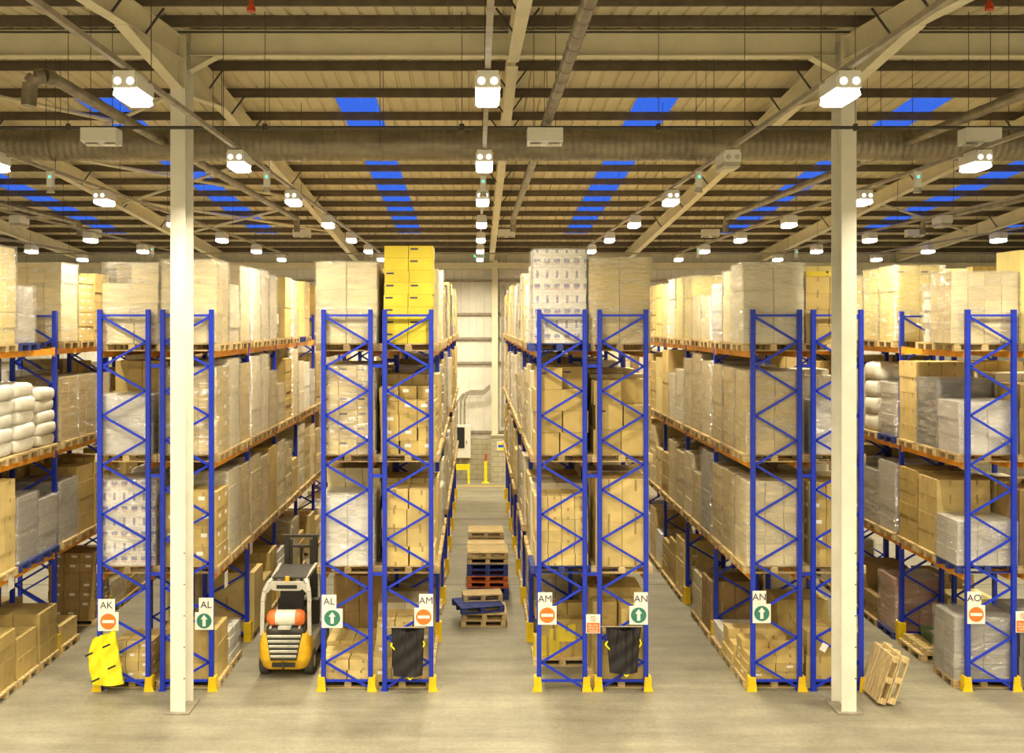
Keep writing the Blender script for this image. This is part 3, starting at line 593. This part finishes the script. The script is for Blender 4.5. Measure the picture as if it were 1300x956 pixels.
def rnd_spec(rid,lv,sl):
    R=random.Random(hash((ord(rid),lv,sl)) & 0xffff)
    kind=R.choices(['wrapk','beige','pale','kraft','kraftl','ylw2','whitec','greyl','grey','kraftd'],[22,18,12,16,14,6 if lv==3 else 2,5,3,3,5 if lv==0 else 1])[0]
    if R.random()<(.12 if lv else .22): return ('none',0,(1,1,1),{})
    h=R.uniform(1.25,1.62) if lv==3 else (R.uniform(1.3,1.74) if lv else R.uniform(.7,1.5))
    if R.random()<.15: h*=.65
    return (kind,h,(R.choice((2,2,3)),R.choice((1,2,2,3)),R.choice((3,4,5,6,7))),{'pal':R.choices(['wood','old','blue','orange'],[6,3,1,.2])[0],'lab':R.choice((0,0,.3)),'jit':R.random()<.2})

def carton(mb, c, s, mi_l, lab, R, side=1, tone=0.0, inkp=0):
    """one carton centred at c with size s; tape over the top, labels on the faces"""
    x,y,z=c; a,b,d=s[0]/2,s[1]/2,s[2]/2
    mb.box(x-a,y-b,z-d,x+a,y+b,z+d,0,tone)
    if b>.12 and a>.12 and mi_l and not inkp:
        mb.box(x-.02,y-b-.002,z+d*.45,x+.02,y-b,z+d,3); mb.box(x-.02,y-b-.002,z-d,x+.02,y-b,z-d*.6,3)
        if side: xx=x+side*a; mb.box(min(xx,xx+side*.002),y-.02,z+d*.5,max(xx,xx+side*.002),y+.02,z+d,3)
    if lab and R.random()<lab:
        lw=min(.12,a*.7); lh=min(.07,d*.5); ox=R.uniform(-.3,.3)*a; mb.box(x+ox-lw/2,y-b-.004,z-lh/2+d*.3,x+ox+lw/2,y-b,z+lh/2+d*.3,1)
        oy=R.uniform(-.3,.3)*b; lw=min(.12,b*.7)
        if side: xx=x+side*a; mb.box(min(xx,xx+side*.004),y+oy-lw/2,z-lh/2+d*.2,max(xx,xx+side*.004),y+oy+lw/2,z+lh/2+d*.2,1)
    if inkp and R.random()<inkp:
        lw=min(.14,a*.8); lh=min(.025,d*.3); ox=-a*.55; mb.box(x+ox-lw/2,y-b-.003,z+d*.55-lh,x+ox+lw/2,y-b,z+d*.55+lh*.3,2)

def sack(mb, cx, cy, cz, sx, sy, sz, R, mi=0):
    n=16; rings=[]
    ph=R.uniform(0,6)
    for q in range(9):
        t=-1+2*q/8; zz=cz+sz/2*t; k=(1-abs(t)**2.6)**.5*.22+.78 if abs(t)<1 else .72
        rings.append([(cx+sx/2*k*(math.copysign(abs(math.cos(w))**.45,math.cos(w)))*(1+.03*math.sin(3*w+ph)), cy+sy/2*k*(math.copysign(abs(math.sin(w))**.45,math.sin(w)))*(1+.03*math.cos(2*w+ph)), zz+.012*math.sin(2*w+ph)) for w in [2*PI*j/n for j in range(n)]])
    mb.rings(rings,mi,True,True,R.uniform(-.05,.03))

def build_load(rid,lv,sl,spec,face):
    """returns (pieces, wrap): pieces = list of MB, origin at bottom centre"""
    kind,h,(nx,ny,nz),o=spec; R=random.Random(ord(rid)*991+lv*77+sl); W=o.get('w',1.06); D=o.get('wy',.82); jit=o.get('jit',0); side=face or (1 if rid in 'BDZ' else -1)
    pcs=[]
    if kind=='sack':
        dx=W/nx; dy=D/ny; dz=h/nz
        for k in range(nz):
            for i in range(nx):
                for j in range(ny):
                    m=MB(); sack(m,-W/2+dx*(i+.5)+R.uniform(-.03,.03),-D/2+dy*(j+.5)+R.uniform(-.02,.02),dz*(k+.5),dx*1.04,dy*1.02,dz*1.12,R); pcs.append(m)
        return pcs
    if kind=='print':
        # outer shape of a block of small retail boxes, layers slightly offset
        L=max(3,round(h/.235)); 
        for k in range(L):
            m=MB(); e=R.uniform(-.008,.008); m.box(-W/2+e,-D/2+e,k*h/L+.001,W/2+e,D/2+e,(k+1)*h/L-.002); pcs.append(m)
        return pcs
    dx=W/nx; dy=D/ny; dz=h/nz; g=.004
    for k in range(nz):
        lay=R.uniform(-.012,.012)*(3 if jit else 1)
        for i in range(nx):
            for j in range(ny):
                ins = 0<i<nx-1 and 0<j<ny-1 and k<nz-1
                if ins: continue
                if jit and k==nz-1 and R.random()<.3: continue
                m=MB(); q=.022 if jit else .005
                s=(dx-2*g-R.uniform(0,q),dy-2*g-R.uniform(0,q),dz-.003)
                carton(m,(-W/2+dx*(i+.5)+lay+R.uniform(-q,q)*.4,-D/2+dy*(j+.5)+R.uniform(-q,q)*.4,dz*(k+.5)),s,kind.startswith('kraft'),o.get('lab',0),R,side,R.uniform(-.07,.07),o.get('ink',0))
                pcs.append(m)
    return pcs
def film_mb(W,D,h,R):
    m=MB(); n=8; L=8; rings=[]
    base=[]
    for sd in range(4):
        for q in range(n):
            t=q/n-.5
            base.append(((t*W,-D/2),(W/2,t*D),(-t*W,D/2),(-W/2,-t*D))[sd])
    for l in range(L+1):
        z=.004+(h+.02)*l/L
        rings.append([(x*(1+.014/W*2)+R.uniform(-.004,.004)+math.copysign(.012,x),y*(1+.014/D*2)+math.copysign(.012,y)+R.uniform(-.004,.004),z) for x,y in base])
    m.rings(rings,0,True,False)
    m.add(rings[-1],[tuple(range(4*n))],0,0,False)
    return m

recs=[]
for rid,(xl,xr,y0,fc,nb,rl) in ROWS.items():
    for lv in range(4):
        for sl in range(nb*3):
            key='%s%d%d'%(rid,lv,sl)
            spec=S.get(key) if sl<10 else None
            if spec is None:
                if fc==0 and lv==0 and sl>4: continue
                spec=rnd_spec(rid,lv,sl)
            if spec[0]=='none': continue
            bay,s3=divmod(sl,3); yc=y0+bay*PITCH+.055+.45+s3*.895+spec[3].get('dyp',0)
            xc=(xl+xr)/2+spec[3].get('dx',0); z=LEV[lv]
            if lv==0 and fc and rid in 'EF': xc-= fc*.12
            ya,yb=yc-.41,yc+.41; h=spec[1]+PH
            xf=xr if fc>0 else xl
            front=1.0*F/ya*h*F/ya if sl==0 else 0
            if fc: area=abs(xf)*F*(1/ya-1/yb)*h*F/yc + front + (.15*h*F*F/yc/yc if sl%3==0 else 0)
            else: area=front+ (.10*h*F*F/yc/yc if (lv==3) else .02*h*F*F/yc/yc)/(1+sl)
            if abs(xc)*F/yb>760 and sl: area=0
            recs.append((area,rid,lv,sl,spec,(xc,yc,z),fc,rl))
recs.sort(key=lambda r:-r[0])
IND=285
ordw=lambda k: ordn[k]
far=MB(); fkeys=list(NAMES); fm=[M[k] if k!='none' else M['kraft'] for k in fkeys]+[M['label'],M['ink'],M['tape']]
farp=MB()
nparts=0
for idx,(area,rid,lv,sl,spec,(xc,yc,z),fc,rl) in enumerate(recs):
    kind,h,n,o=spec; R=random.Random(idx)
    rz=R.uniform(-.02,.02) if o.get('jit') or lv==0 else R.uniform(-.006,.006)
    pal=o.get('pal') or R.choice(('wood','wood','old'))
    pcs=build_load(rid,lv,sl,spec,fc)
    if idx<IND:
        where='%s from front, %s, rack %s'%(ordw(sl),LN[lv],rl)
        tag(new('pallet',PAL[pal],None,(xc,yc,z+.001),rz),'%s pallet %s'%(PCOL[pal],where),'pallet','pallets %s'%('on the floor under the racks' if lv==0 else 'on the '+LN[lv]))
        col,noun=NAMES[kind]; lab='%s %s %s'%(col,noun,where); nm='sack_stack' if kind=='sack' else ('goods_stack' if 'goods' in noun else 'carton_stack')
        loc=(xc,yc+o.get('dy',0),z+PH+.001); g='%ss on the %s'%(noun,LN[lv])
        mats=[M[kind],M['label'],M['ink'],M['tape']]
        if (o.get('near') or kind=='sack') and nparts<1150 and len(pcs)<=100:
            t=thing(nm,lab,noun,loc,rz,g)
            for p in pcs: part('sack' if kind=='sack' else ('box_layer' if kind=='print' else 'carton'),p,mats,t); nparts+=1
            if kind in WR: part('stretch_wrap',film_mb(o.get('w',1.06),o.get('wy',.82),h,R),M['film'],t)
        else:
            a=MB()
            for p in pcs: a.merge(p,Matrix.Identity(4))
            if kind in WR and sl<9 and fc:
                t=tag(new(nm,a.mesh(nm,mats),None,loc,rz),lab,noun,g); part('stretch_wrap',film_mb(o.get('w',1.06),o.get('wy',.82),h,R),M['film'],t)
            else: tag(new(nm,a.mesh(nm,mats),None,loc,rz),lab,noun,g)
    else:
        T=Matrix.Translation((xc,yc,z+PH+.001)); off=[fkeys.index(kind),len(fkeys),len(fkeys)+1,len(fkeys)+2]
        for p in pcs: far.merge(p,T,off)
        farp.merge(PALMB,Matrix.Translation((xc,yc,z+.001)))
o=single('carton_stack',far,fm,'the many remaining distant and half-hidden carton stacks on the rack shelves','carton stack'); o['kind']='stuff'
o=single('pallet',farp,M['wood'],'the many remaining distant and half-hidden pallets on the rack shelves','pallet'); o['kind']='stuff'

# ------------------------------------------------------------------ signs
def text_mesh(s, size, mt, th=.002, sp_=1.0):
    cu=bpy.data.curves.new('letters','FONT'); cu.body=s; cu.size=size; cu.align_x='CENTER'; cu.align_y='CENTER'; cu.extrude=th; cu.resolution_u=4; cu.space_line=sp_
    ob=bpy.data.objects.new('letters',cu); COL.objects.link(ob); dg=bpy.context.evaluated_depsgraph_get(); dg.update()
    me=bpy.data.meshes.new_from_object(ob.evaluated_get(dg)); bpy.data.objects.remove(ob); me.materials.clear(); me.materials.append(mt); return me
TX={t:text_mesh(t,.18,M['ink']) for t in ('AK','AL','AM','AN','AO')}
def aisle_sign(t, x0,x1, ya,yb,yc_, px0,px1, kind, lab):
    Y=Y1-.05; a=at(x0,ya,Y); b=at(x1,yb,Y); c_=at(px0,yb,Y); d=at(px1,yc_,Y)
    o=thing('aisle_sign',lab,'sign',((a.x+b.x)/2,Y,(a.z+b.z)/2),0,'aisle letter signs')
    ox,oz=(a.x+b.x)/2,(a.z+b.z)/2
    m=MB(); m.box(a.x-ox,-.004,b.z-oz,b.x-ox,.004,a.z-oz); part('plate',m,M['signw'],o)
    tx=new('letters',TX[t],o,(0,-.007,0)); tx.rotation_euler=(PI/2,0,0)
    cx,cz=(c_.x+d.x)/2,(c_.z+d.z)/2
    o=thing('traffic_sign',('green white-arrow' if kind else 'orange no-entry')+' sign below '+lab.replace('white ',''),'sign',(cx,Y,cz),0,'arrow signs' if kind else 'no entry signs')
    w=(d.x-c_.x)/2; h=(c_.z-d.z)/2
    m=MB(); m.box(-w,-.004,-h,w,.004,h-.003); part('plate',m,M['signw'],o)
    m=MB(); m.tube((0,-.004,0),(0,-.007,0),min(w,h)*.84,32); part('disc',m,M['signg'] if kind else M['signo'],o)
    m=MB()
    if kind: m.prism([(-.03,-.10),(.03,-.10),(.03,.03),(.065,.03),(0,.115),(-.065,.03),(-.03,.03)],1,-.0095,-.007)
    else: m.box(-.11,-.0095,-.028,.11,-.007,.028)
    part('symbol',m,M['signw'],o)
aisle_sign('AK',124.5,146,760.5,777,801,124.5,150.5,0,'white AK letter sign')
aisle_sign('AL',252.5,271,759,777,799.5,247.5,271,1,'white AL letter sign left of AL aisle')
aisle_sign('AL',408.5,427,755,772.5,797,408.5,435,1,'white AL letter sign right of AL aisle')
aisle_sign('AM',532,549.8,754,771.5,795,526,549.8,0,'white AM letter sign left of AM aisle')
aisle_sign('AM',683,701,752,769,793,683,706.5,0,'white AM letter sign right of AM aisle')
aisle_sign('AN',805,822.5,752,769,793,799,822.5,1,'white AN letter sign left of AN aisle')
aisle_sign('AN',955.5,972.5,750,766.5,791,955.5,978.5,1,'white AN letter sign right of AN aisle')
aisle_sign('AO',1228,1245.5,751,768,792,1228,1250.5,0,'white AO letter sign')
TD=text_mesh('Do not\nclimb on\nracking',.056,M['signw'],.001,.9)
for k,(x0,x1,ya,yb) in enumerate(((744,762,780,804),(1289.5,1307.5,776,803))):
    Y=Y1-.06; a=at(x0,ya,Y); b=at(x1,yb,Y); o=thing('warning_sign','small orange and white do not climb sign '+('between AM and AN racks' if k==0 else 'at the right edge beside the AO rack'),'sign',((a.x+b.x)/2,Y,(a.z+b.z)/2),0,'do not climb signs')
    w=(b.x-a.x)/2; h=(a.z-b.z)/2; m=MB(); m.box(-w,-.004,-h,w,.004,h); part('plate',m,M['signw'],o)
    m=MB(); m.box(-w+.012,-.006,-h+.012,w-.012,-.004,h*.12); part('orange_panel',m,M['signo'],o)
    t=new('letters',TD,o,(0,-.008,-h*.43)); t.rotation_euler=(PI/2,0,0)
    m=MB(); n=20; c0=(0,h*.55)
    for q in range(n):
        w1,w2=2*PI*q/n,2*PI*(q+1)/n; m.bar((.048*math.cos(w1),-.006,c0[1]+.048*math.sin(w1)),(.048*math.cos(w2),-.006,c0[1]+.048*math.sin(w2)),.004,.009)
    m.bar((-.034,-.006,c0[1]+.034),(.034,-.006,c0[1]-.034),.004,.009); m.bar((-.006,-.006,c0[1]-.03),(.01,-.006,c0[1]+.03),.003,.014); part('prohibition_symbol',m,M['signo'],o)
# small paper tag on the AO left rack brace and white location tags hanging on beams
p=at(1046,822,Y1-.06); m=MB(); m.obox((0,0,0),(.12,.004,.15),Matrix.Rotation(.5,3,'Y')); single('paper_tag',m,M['label'],'tilted white paper tag on the blue brace beside the right column','tag',None,p)
for (x,y,Y,l) in ((12,738,18.0,'lower beam at the left edge'),(284.7,735,18.9,'lower beam left of AL aisle, near'),(327,694,21,'lower beam left of AL aisle, farther'),):
    p=at(x,y,Y); m=MB(); m.box(-.004,-.11,-.15,.004,.11,.15); single('location_tag',m,M['label'],'white location tag hanging from the '+l,'tag','hanging location tags',(-8.65 if x<50 else -4.89,Y,p.z))
# ------------------------------------------------------------------ bags hanging on the racks
def bag(x0,x1,yt,yb,mt,lab,Y,fold=.035,narrow=.12,strips=False,bar=True,prof=None):
    a=at(x0,yt,Y); b=at(x1,yb,Y); cx=(a.x+b.x)/2; w=(b.x-a.x)/2; h=a.z-b.z
    o=thing('waste_bag',lab,'bag',(cx,Y,a.z)); nu,nv=26,22; R=random.Random(int(x0))
    def P(u,v,s):
        k=1-narrow*v**.8; x=w*k*(2*u-1); sag=.05*math.sin(PI*u)*(1-v)*(1 if s<0 else .3)
        z=-h*v-sag; 
        if prof:
            q=v*(len(prof)-1); i_=min(len(prof)-2,int(q)); t_=q-i_; l_=prof[i_][0]*(1-t_)+prof[i_+1][0]*t_; r_=prof[i_][1]*(1-t_)+prof[i_+1][1]*t_
            x=w*(l_+(r_-l_)*u); z=-h*v-.14*(1-u)*(1-v)
        y=s*(.03+.09*math.sin(PI*min(1,u*1.0))*(.4+.6*v))+s*fold*math.cos(9*PI*(u-.5)*(1-.35*v)+3*abs(u-.5)*v*4)*(1-v)**.5*.6+.012*math.sin(17*v+9*u)
        return (x,y,z)
    m=MB(); 
    for s in (-1,1):
        vs=[P(i/nu,j/nv,s) for j in range(nv+1) for i in range(nu+1)]
        fs=[(j*(nu+1)+i,j*(nu+1)+i+1,(j+1)*(nu+1)+i+1,(j+1)*(nu+1)+i) for j in range(nv) for i in range(nu)]
        m.add(vs,fs if s<0 else [f[::-1] for f in fs],0,0,True)
    for j in range(nv):
        for u in (0,1): m.add([P(u,j/nv,-1),P(u,j/nv,1),P(u,(j+1)/nv,1),P(u,(j+1)/nv,-1)],[(0,1,2,3)])
    m.add([P(i/nu,1,-1) for i in range(nu+1)]+[P(i/nu,1,1) for i in range(nu,-1,-1)],[tuple(range(2*nu+2))])
    part('bag_body',m,M[mt],o)
    if bar:
        m=MB(); m.tube((-w-.09,-.02,.012),(w+.02,-.02,.012),.012,8); part('hanging_bar',m,M['galv'],o)
        m=MB(); m.path([(w-.07,-.01,-.15),(w+.0,-.02,-.30),(w-.08,-.02,-.42)],.016,6); part('yellow_strap',m,M['ygrip'],o); m=MB(); m.path([(-w+.08,-.01,-.20),(-w-.01,-.02,-.32),(-w+.10,-.02,-.44)],.016,6); part('yellow_strap',m,M['ygrip'],o); m=MB(); m.path([(-.02,-.08,-h+.02),(.04,-.10,-h-.05),(.11,-.08,-h+.01)],.016,6); part('yellow_strap',m,M['ygrip'],o)
    return o,w,h
bag(497,539,797,857,'bagb','charcoal fabric bag hanging on the rack left of AM aisle',Y1-.16)
bag(769,814,796,853,'bagb','charcoal fabric bag hanging on the rack left of AN aisle',Y1-.16,.045,.22)
o,w,h=bag(112,157,801,868,'bagy','bright yellow bag with black straps hanging below the AK sign',Y1-.16,.045,.02,bar=False,prof=[(-.70,.55),(-.86,.62),(-1.0,.72),(-.92,.80),(-.84,.9),(-.72,1.0)])
for (u,v) in ((-.72,.38),(.25,.22),(.55,.62),(-.35,.86)):
    m=MB(); m.bar((w*u-.07,-.20,-h*v-.03),(w*u+.07,-.20,-h*v+.035),.012,.032); part('black_strap',m,M['black'],o)
m=MB(); m.tube((w*.4,-.05,.0),(w*.5,.06,.06),.012,6); part('hanging_cord',m,M['ygrip'],o)

# ------------------------------------------------------------------ pallet piles in the middle aisle
def put_pallet(x,Y,z,kind,lab,rz=0,tilt=None,sx=.87,sy=1.2):
    o=new('pallet',PAL[kind],None,(x,Y,z),rz); o.scale=(sx,sy,1)
    if tilt: o.rotation_euler=(tilt[0],tilt[1],rz)
    return tag(o,lab,'pallet','loose pallets in the AM aisle')
piles=[('front pile',.158,22.3,['wood','wood'],1.0),
 ('second pile',.27,24.45,['blue','blue','orange','orange','blue','blue','wood'],1.15),
 ('third pile',.26,26.2,['wood','old','wood','old','wood','wood'],1.2),
 ('fourth pile',.25,28.1,['wood','old','wood','wood','old','wood'],1.2)]
for nm_,x,Y,ks,dd in piles:
    for k,kd in enumerate(ks):
        put_pallet(x+random.uniform(-.015,.015),Y,.001+k*PH,kd,'%s pallet in the %s of the AM aisle, %s from the floor'%(PCOL[kd],nm_,ordn[k]),random.uniform(-.015,.015),None,.87,1.2)
put_pallet(.27,24.42,.001+7*PH,'wood','pale wooden pallet on top of the second pile in AM aisle',.01)
put_pallet(.02,22.25,.001+2*PH+.012,'blue','blue pallet lying askew on the front pile in AM aisle',.28,(0.0,-.0),.87,1.05)
put_pallet(.12,22.5,.001+3*PH+.012,'wood','pale wooden pallet lying on the askew blue pallet in AM aisle',.10,(.0,0),.78,.62)

# loose goods: floor boxes
def loose(x,Y,z,s,kind,lab,rz=0.0,lb=0.0):
    m=MB(); R=random.Random(int(x*100+Y*10)); carton(m,(0,0,s[2]/2),s,1,lb,R,1 if x<0 else -1); m.box(-s[0]/2,-.025,s[2],s[0]/2,.025,s[2]+.002,3)
    m.box(-.025,-s[1]/2-.002,s[2]*.6,.025,-s[1]/2,s[2],3)
    return single('cardboard_box',m,[M[kind],M['label'],M['ink'],M['tape']],lab,'box','loose floor boxes',(x,Y,z),rz)
# yellow cartons standing on the floor pallet of the AM right rack
loose(1.27,19.55,.15,(.26,.18,.42),'yellow','yellow box on the floor pallet behind the AM no-entry sign, leftmost, lowest')
loose(1.56,19.55,.15,(.20,.18,.55),'yellow','tall narrow yellow box on the floor pallet behind the AM no-entry sign, second from left')
loose(1.80,19.55,.15,(.24,.20,.30),'kraft','brown box on the floor pallet, below the square yellow box')
loose(1.80,19.55,.452,(.36,.20,.34),'yellow','square yellow box on a brown box behind the AM no-entry sign, highest')
# green crate and boards on a low pallet J
o=put_pallet(9.55,20.1,.001,'wood','pale wooden pallet on the floor carrying the green crate, AO aisle',0,None,1,1.3); o['group']='pallets on the floor under the racks'
for k in range(2):
    for j in range(3): loose(9.2+.02*k,19.75+j*.34,.15,(.30,.3,.11),'kraftl','low brown box on the crate pallet in AO aisle, %s from the front'%ordn[j],0,.9) if k==0 else None
o=thing('plastic_crate','green plastic tray lying on the low pallet in the AO aisle','crate',(9.72,20.1,.15))
m=MB(); 
for (a,b,c_,d) in ((-.3,-.45,.3,-.42),(-.3,.42,.3,.45),(-.3,-.42,-.27,.42),(.27,-.42,.3,.42)): m.box(a,b,0,c_,d,.26)
m.box(-.3,-.45,0,.3,.45,.02); m.box(-.33,-.48,.24,.33,-.45,.27); m.box(-.33,.45,.24,.33,.48,.27); m.box(-.33,-.48,.24,-.3,.48,.27); m.box(.3,-.48,.24,.33,.48,.27); part('tray',m,M['green'],o)
m=MB(); m.box(-.26,-.4,.02,.26,.4,.2); part('contents',m,M['whitec'],o)
# leaning pallets at the right column
for k in range(2):
    o=new('pallet',PAL['wood'],None,(7.42+.17*k,17.7+.0*k,.44),0); o.rotation_euler=(0,math.radians(-72),0); o.scale=(.75,1,1)
    tag(o,'pale wooden pallet leaning on its side by right column, %s'%('inner' if k==0 else 'outer'),'pallet','leaning pallets')
# yellow box resting on I row load, grey screen on A row load
loose(6.62,18.6,LEV[3]+PH+1.26,(.8,.6,.10),'yellow','flat yellow box on the top shelf stack beside the right column')
# ------------------------------------------------------------------ forklift
fo=thing('forklift_truck','yellow and grey gas forklift truck parked in the AL aisle, seen from behind','forklift',(-3.70,18.55,0))
def rr_box(mb,x0,x1,y0,y1,z0,z1,r,mi=0,n=5,topin=0.0,botin=0.0):
    def ring(z,ins):
        pts=[]
        for (cx,cy,a0) in ((x1-r-ins,y1-r-ins,0),(x0+r+ins,y1-r-ins,PI/2),(x0+r+ins,y0+r+ins,PI),(x1-r-ins,y0+r+ins,1.5*PI)):
            for q in range(n+1):
                w=a0+PI/2*q/n; pts.append((cx+r*math.cos(w),cy+r*math.sin(w),z))
        return pts
    mb.rings([ring(z0,botin),ring(z0+.06*(z1-z0),botin*.6),ring(z0+.35*(z1-z0),0),ring(z0+.8*(z1-z0),topin*.3),ring(z1-.02,topin),ring(z1,topin+.03)],mi,True)
m=MB(); rr_box(m,-.50,.50,0,.62,.18,.86,.17,0,6,.05,.10); part('counterweight',m,M['fyel'],fo)
# grille panel with louvres
g=part('rear_grille',MB().add([(-.34,.03,.88),(.34,.03,.88),(.25,-.035,.40),(-.25,-.035,.40),(-.34,.06,.88),(.34,.06,.88),(.25,.05,.40),(-.25,.05,.40)],[(0,3,2,1),(4,5,6,7),(0,1,5,4),(1,2,6,5),(2,3,7,6),(3,0,4,7)]),M['black'],fo)
for k in range(5):
    t=k/4.6; z=.84-t*.42; y=.03-.065*t-.012; w=.32-.085*t
    m=MB(); m.obox((0,y,z),(2*w,.03,.042),Matrix.Rotation(.5,3,'X')); part('louvre',m,M['fgrey'],g)
m=MB(); m.box(-.22,-.03,.27,.22,.02,.34); part('tow_slot',m,M['black'],fo)
m=MB(); m.tube((0,-.05,.24),(0,-.05,.38),.02,8); part('tow_pin',m,M['dark'],fo)
def wheel(x,y,r,w):
    m=MB(); n=24; pr=[(r*.55,-w/2),(r*.93,-w/2),(r,-w/2+.02),(r,w/2-.02),(r*.93,w/2),(r*.55,w/2)]
    m.rings([[ (x+dx,y+rad*math.cos(2*PI*k/n),r+rad*math.sin(2*PI*k/n)) for k in range(n)] for rad,dx in pr],0,False,True); t=part('wheel',m,M['rubber'],fo)
    m=MB(); m.tube((x-w/2-.005,y,r),(x+w/2+.005,y,r),r*.5,16); part('hub',m,M['fgrey'],t)
wheel(-.43,.42,.24,.18); wheel(.43,.42,.24,.18); wheel(-.45,1.75,.30,.22); wheel(.45,1.75,.30,.22)
m=MB(); rr_box(m,-.48,.48,.55,1.95,.25,.62,.05,0,3); part('chassis',m,M['fgrey'],fo)
m=MB(); rr_box(m,-.38,.38,.12,.85,.84,.98,.08,0,4,.02,0); part('engine_hood',m,M['dark'],fo)
# LPG cylinder
t=MB(); n=24; pr=[(.0,-.36),(.07,-.36),(.12,-.33),(.145,-.27),(.15,-.2),(.15,.2),(.145,.27),(.12,.33),(.07,.36),(.0,.36)]
t.rings([[(x,.26+rd*math.cos(2*PI*k/n),1.13+rd*math.sin(2*PI*k/n)) for k in range(n)] for rd,x in pr if rd>0]); tk=part('gas_cylinder',t,M['white'],fo)
for sx in (-1,1):
    m=MB(); m.rings([[(sx*x,.26+rd*math.cos(2*PI*k/n),1.13+rd*math.sin(2*PI*k/n)) for k in range(n)] for rd,x in ((.155,.19),(.155,.26),(.13,.34),(.07,.37))],0,True); part('orange_end',m,M['forange'],tk)
m=MB(); m.box(-.12,.05,.96,.12,.2,1.01); m.box(-.3,.1,.96,-.26,.42,1.0); m.box(.26,.1,.96,.30,.42,1.0); part('bracket',m,M['fgrey'],fo)
# seat, wheel, dash
s_=part('seat',MB().box(-.25,.82,.95,.25,1.2,1.06),M['black'],fo); m=MB(); m.obox((0,.84,1.28),(.46,.10,.48),Matrix.Rotation(-.15,3,'X')); part('backrest',m,M['black'],s_)
m=MB(); n=18; c0=Vector((.0,1.42,1.30)); mm=Matrix.Rotation(-.9,3,'X')
for k in range(n):
    a=mm@Vector((.16*math.cos(2*PI*k/n),.16*math.sin(2*PI*k/n),0)); b=mm@Vector((.16*math.cos(2*PI*(k+1)/n),.16*math.sin(2*PI*(k+1)/n),0)); m.tube(c0+a,c0+b,.014,6)
m.tube(c0,c0+mm@Vector((0,0,-.35)),.02,8); m.tube(c0+mm@Vector((-.16,0,0)),c0+mm@Vector((.16,0,0)),.01,6); part('steering_wheel',m,M['black'],fo)
m=MB(); m.box(-.42,1.5,.6,.42,1.72,1.12); part('dashboard',m,M['dark'],fo)
# overhead guard
GZ=1.80
for sx in (-1,1):
    m=MB(); pts=[(sx*.46,.22,.80),(sx*.45,.24,1.45),(sx*.43,.30,1.62),(sx*.38,.40,GZ-.05),(sx*.33,.52,GZ)]
    for a,b in zip(pts,pts[1:]): m.bar(a,b,.075,.06)
    pts=[(sx*.33,.52,GZ),(sx*.37,1.55,GZ+.05),(sx*.42,1.72,GZ-.05),(sx*.45,1.95,.65)]
    for a,b in zip(pts,pts[1:]): m.bar(a,b,.06,.06)
    part('guard_pillar',m,M['fgrey'],fo)
m=MB(); m.prism([(-.43,1.60),(-.36,GZ-.05),(-.30,GZ+.01),(.30,GZ+.01),(.36,GZ-.05),(.43,1.60),(.37,1.60),(.31,GZ-.13),(.24,GZ-.16),(-.24,GZ-.16),(-.31,GZ-.13),(-.37,1.60)][::-1],1,.30,.36); part('rear_hoop',m,M['fgrey'],fo)
m=MB(); m.box(-.33,.50,GZ+.02,.33,1.55,GZ+.05); rf=part('roof_panel',m,M['dark'],fo)
m=MB(); m.tube((0,.36,GZ+.0),(0,.36,GZ+.10),.045,12); part('beacon',m,M['fyel'],fo)
m=MB(); m.box(-.2,.29,GZ-.12,.2,.32,GZ-.05); part('rear_window_slot',m,M['black'],fo)
mast=MB()
for sx in (-1,1):
    mast.box(sx*.30-.05-.06,2.12,.05,sx*.30+.05-.06,2.24,2.30); mast.box(sx*.22-.035-.06,2.16,.1,sx*.22+.035-.06,2.22,2.22)
mast.box(-.44,2.10,2.28,.32,2.18,2.33); mast.box(-.36,2.14,2.05,.24,2.2,2.10); mast.box(-.36,2.14,.5,.24,2.2,.6); mast.tube((-.06,2.2,.1),(-.06,2.2,2.1),.03,10)
ms=part('mast',mast,M['dark'],fo)
for sx in (-.25,.25):
    m=MB(); m.box(sx-.05-.05,2.25,.05,sx+.05-.05,2.29,.55); m.box(sx-.05-.05,2.29,.05,sx+.05-.05,3.2,.09); part('fork',m,M['dark'],ms)
m=MB(); m.tube((-.5,1.7,1.5),(-.58,1.66,1.5),.015,6); m.box(-.62,1.63,1.42,-.52,1.66,1.58); part('mirror',m,M['black'],fo)
m=MB(); m.tube((.30,.36,.95),(.30,.36,1.12),.03,10); part('gas_regulator',m,M['galv'],fo)

# ------------------------------------------------------------------ world, camera, view
wd=bpy.data.worlds.new('evening_sky'); SC.world=wd; wd.use_nodes=True
bg=wd.node_tree.nodes['Background']; bg.inputs[0].default_value=(.06,.20,.95,1); bg.inputs[1].default_value=1.5
cam=bpy.data.cameras.new('camera'); co=bpy.data.objects.new('camera',cam); COL.objects.link(co); SC.camera=co
co.location=(0,0,H); co.rotation_euler=(PI/2,0,0); cam.sensor_fit='HORIZONTAL'; cam.sensor_width=36; cam.lens=36*F/1300
cam.shift_x=(650-CX)/1300; cam.shift_y=-(478-CY)/1300; cam.clip_end=200
vs=SC.view_settings; vs.view_transform='Standard'; vs.look='None'; vs.gamma=1; vs.use_curve_mapping=False; vs.exposure=-0.80
SC.display_settings.display_device='sRGB'
cy=SC.cycles; cy.max_bounces=6; cy.diffuse_bounces=3; cy.glossy_bounces=2; cy.transmission_bounces=3; cy.transparent_max_bounces=8; cy.caustics_reflective=False; cy.caustics_refractive=False; cy.sample_clamp_indirect=6
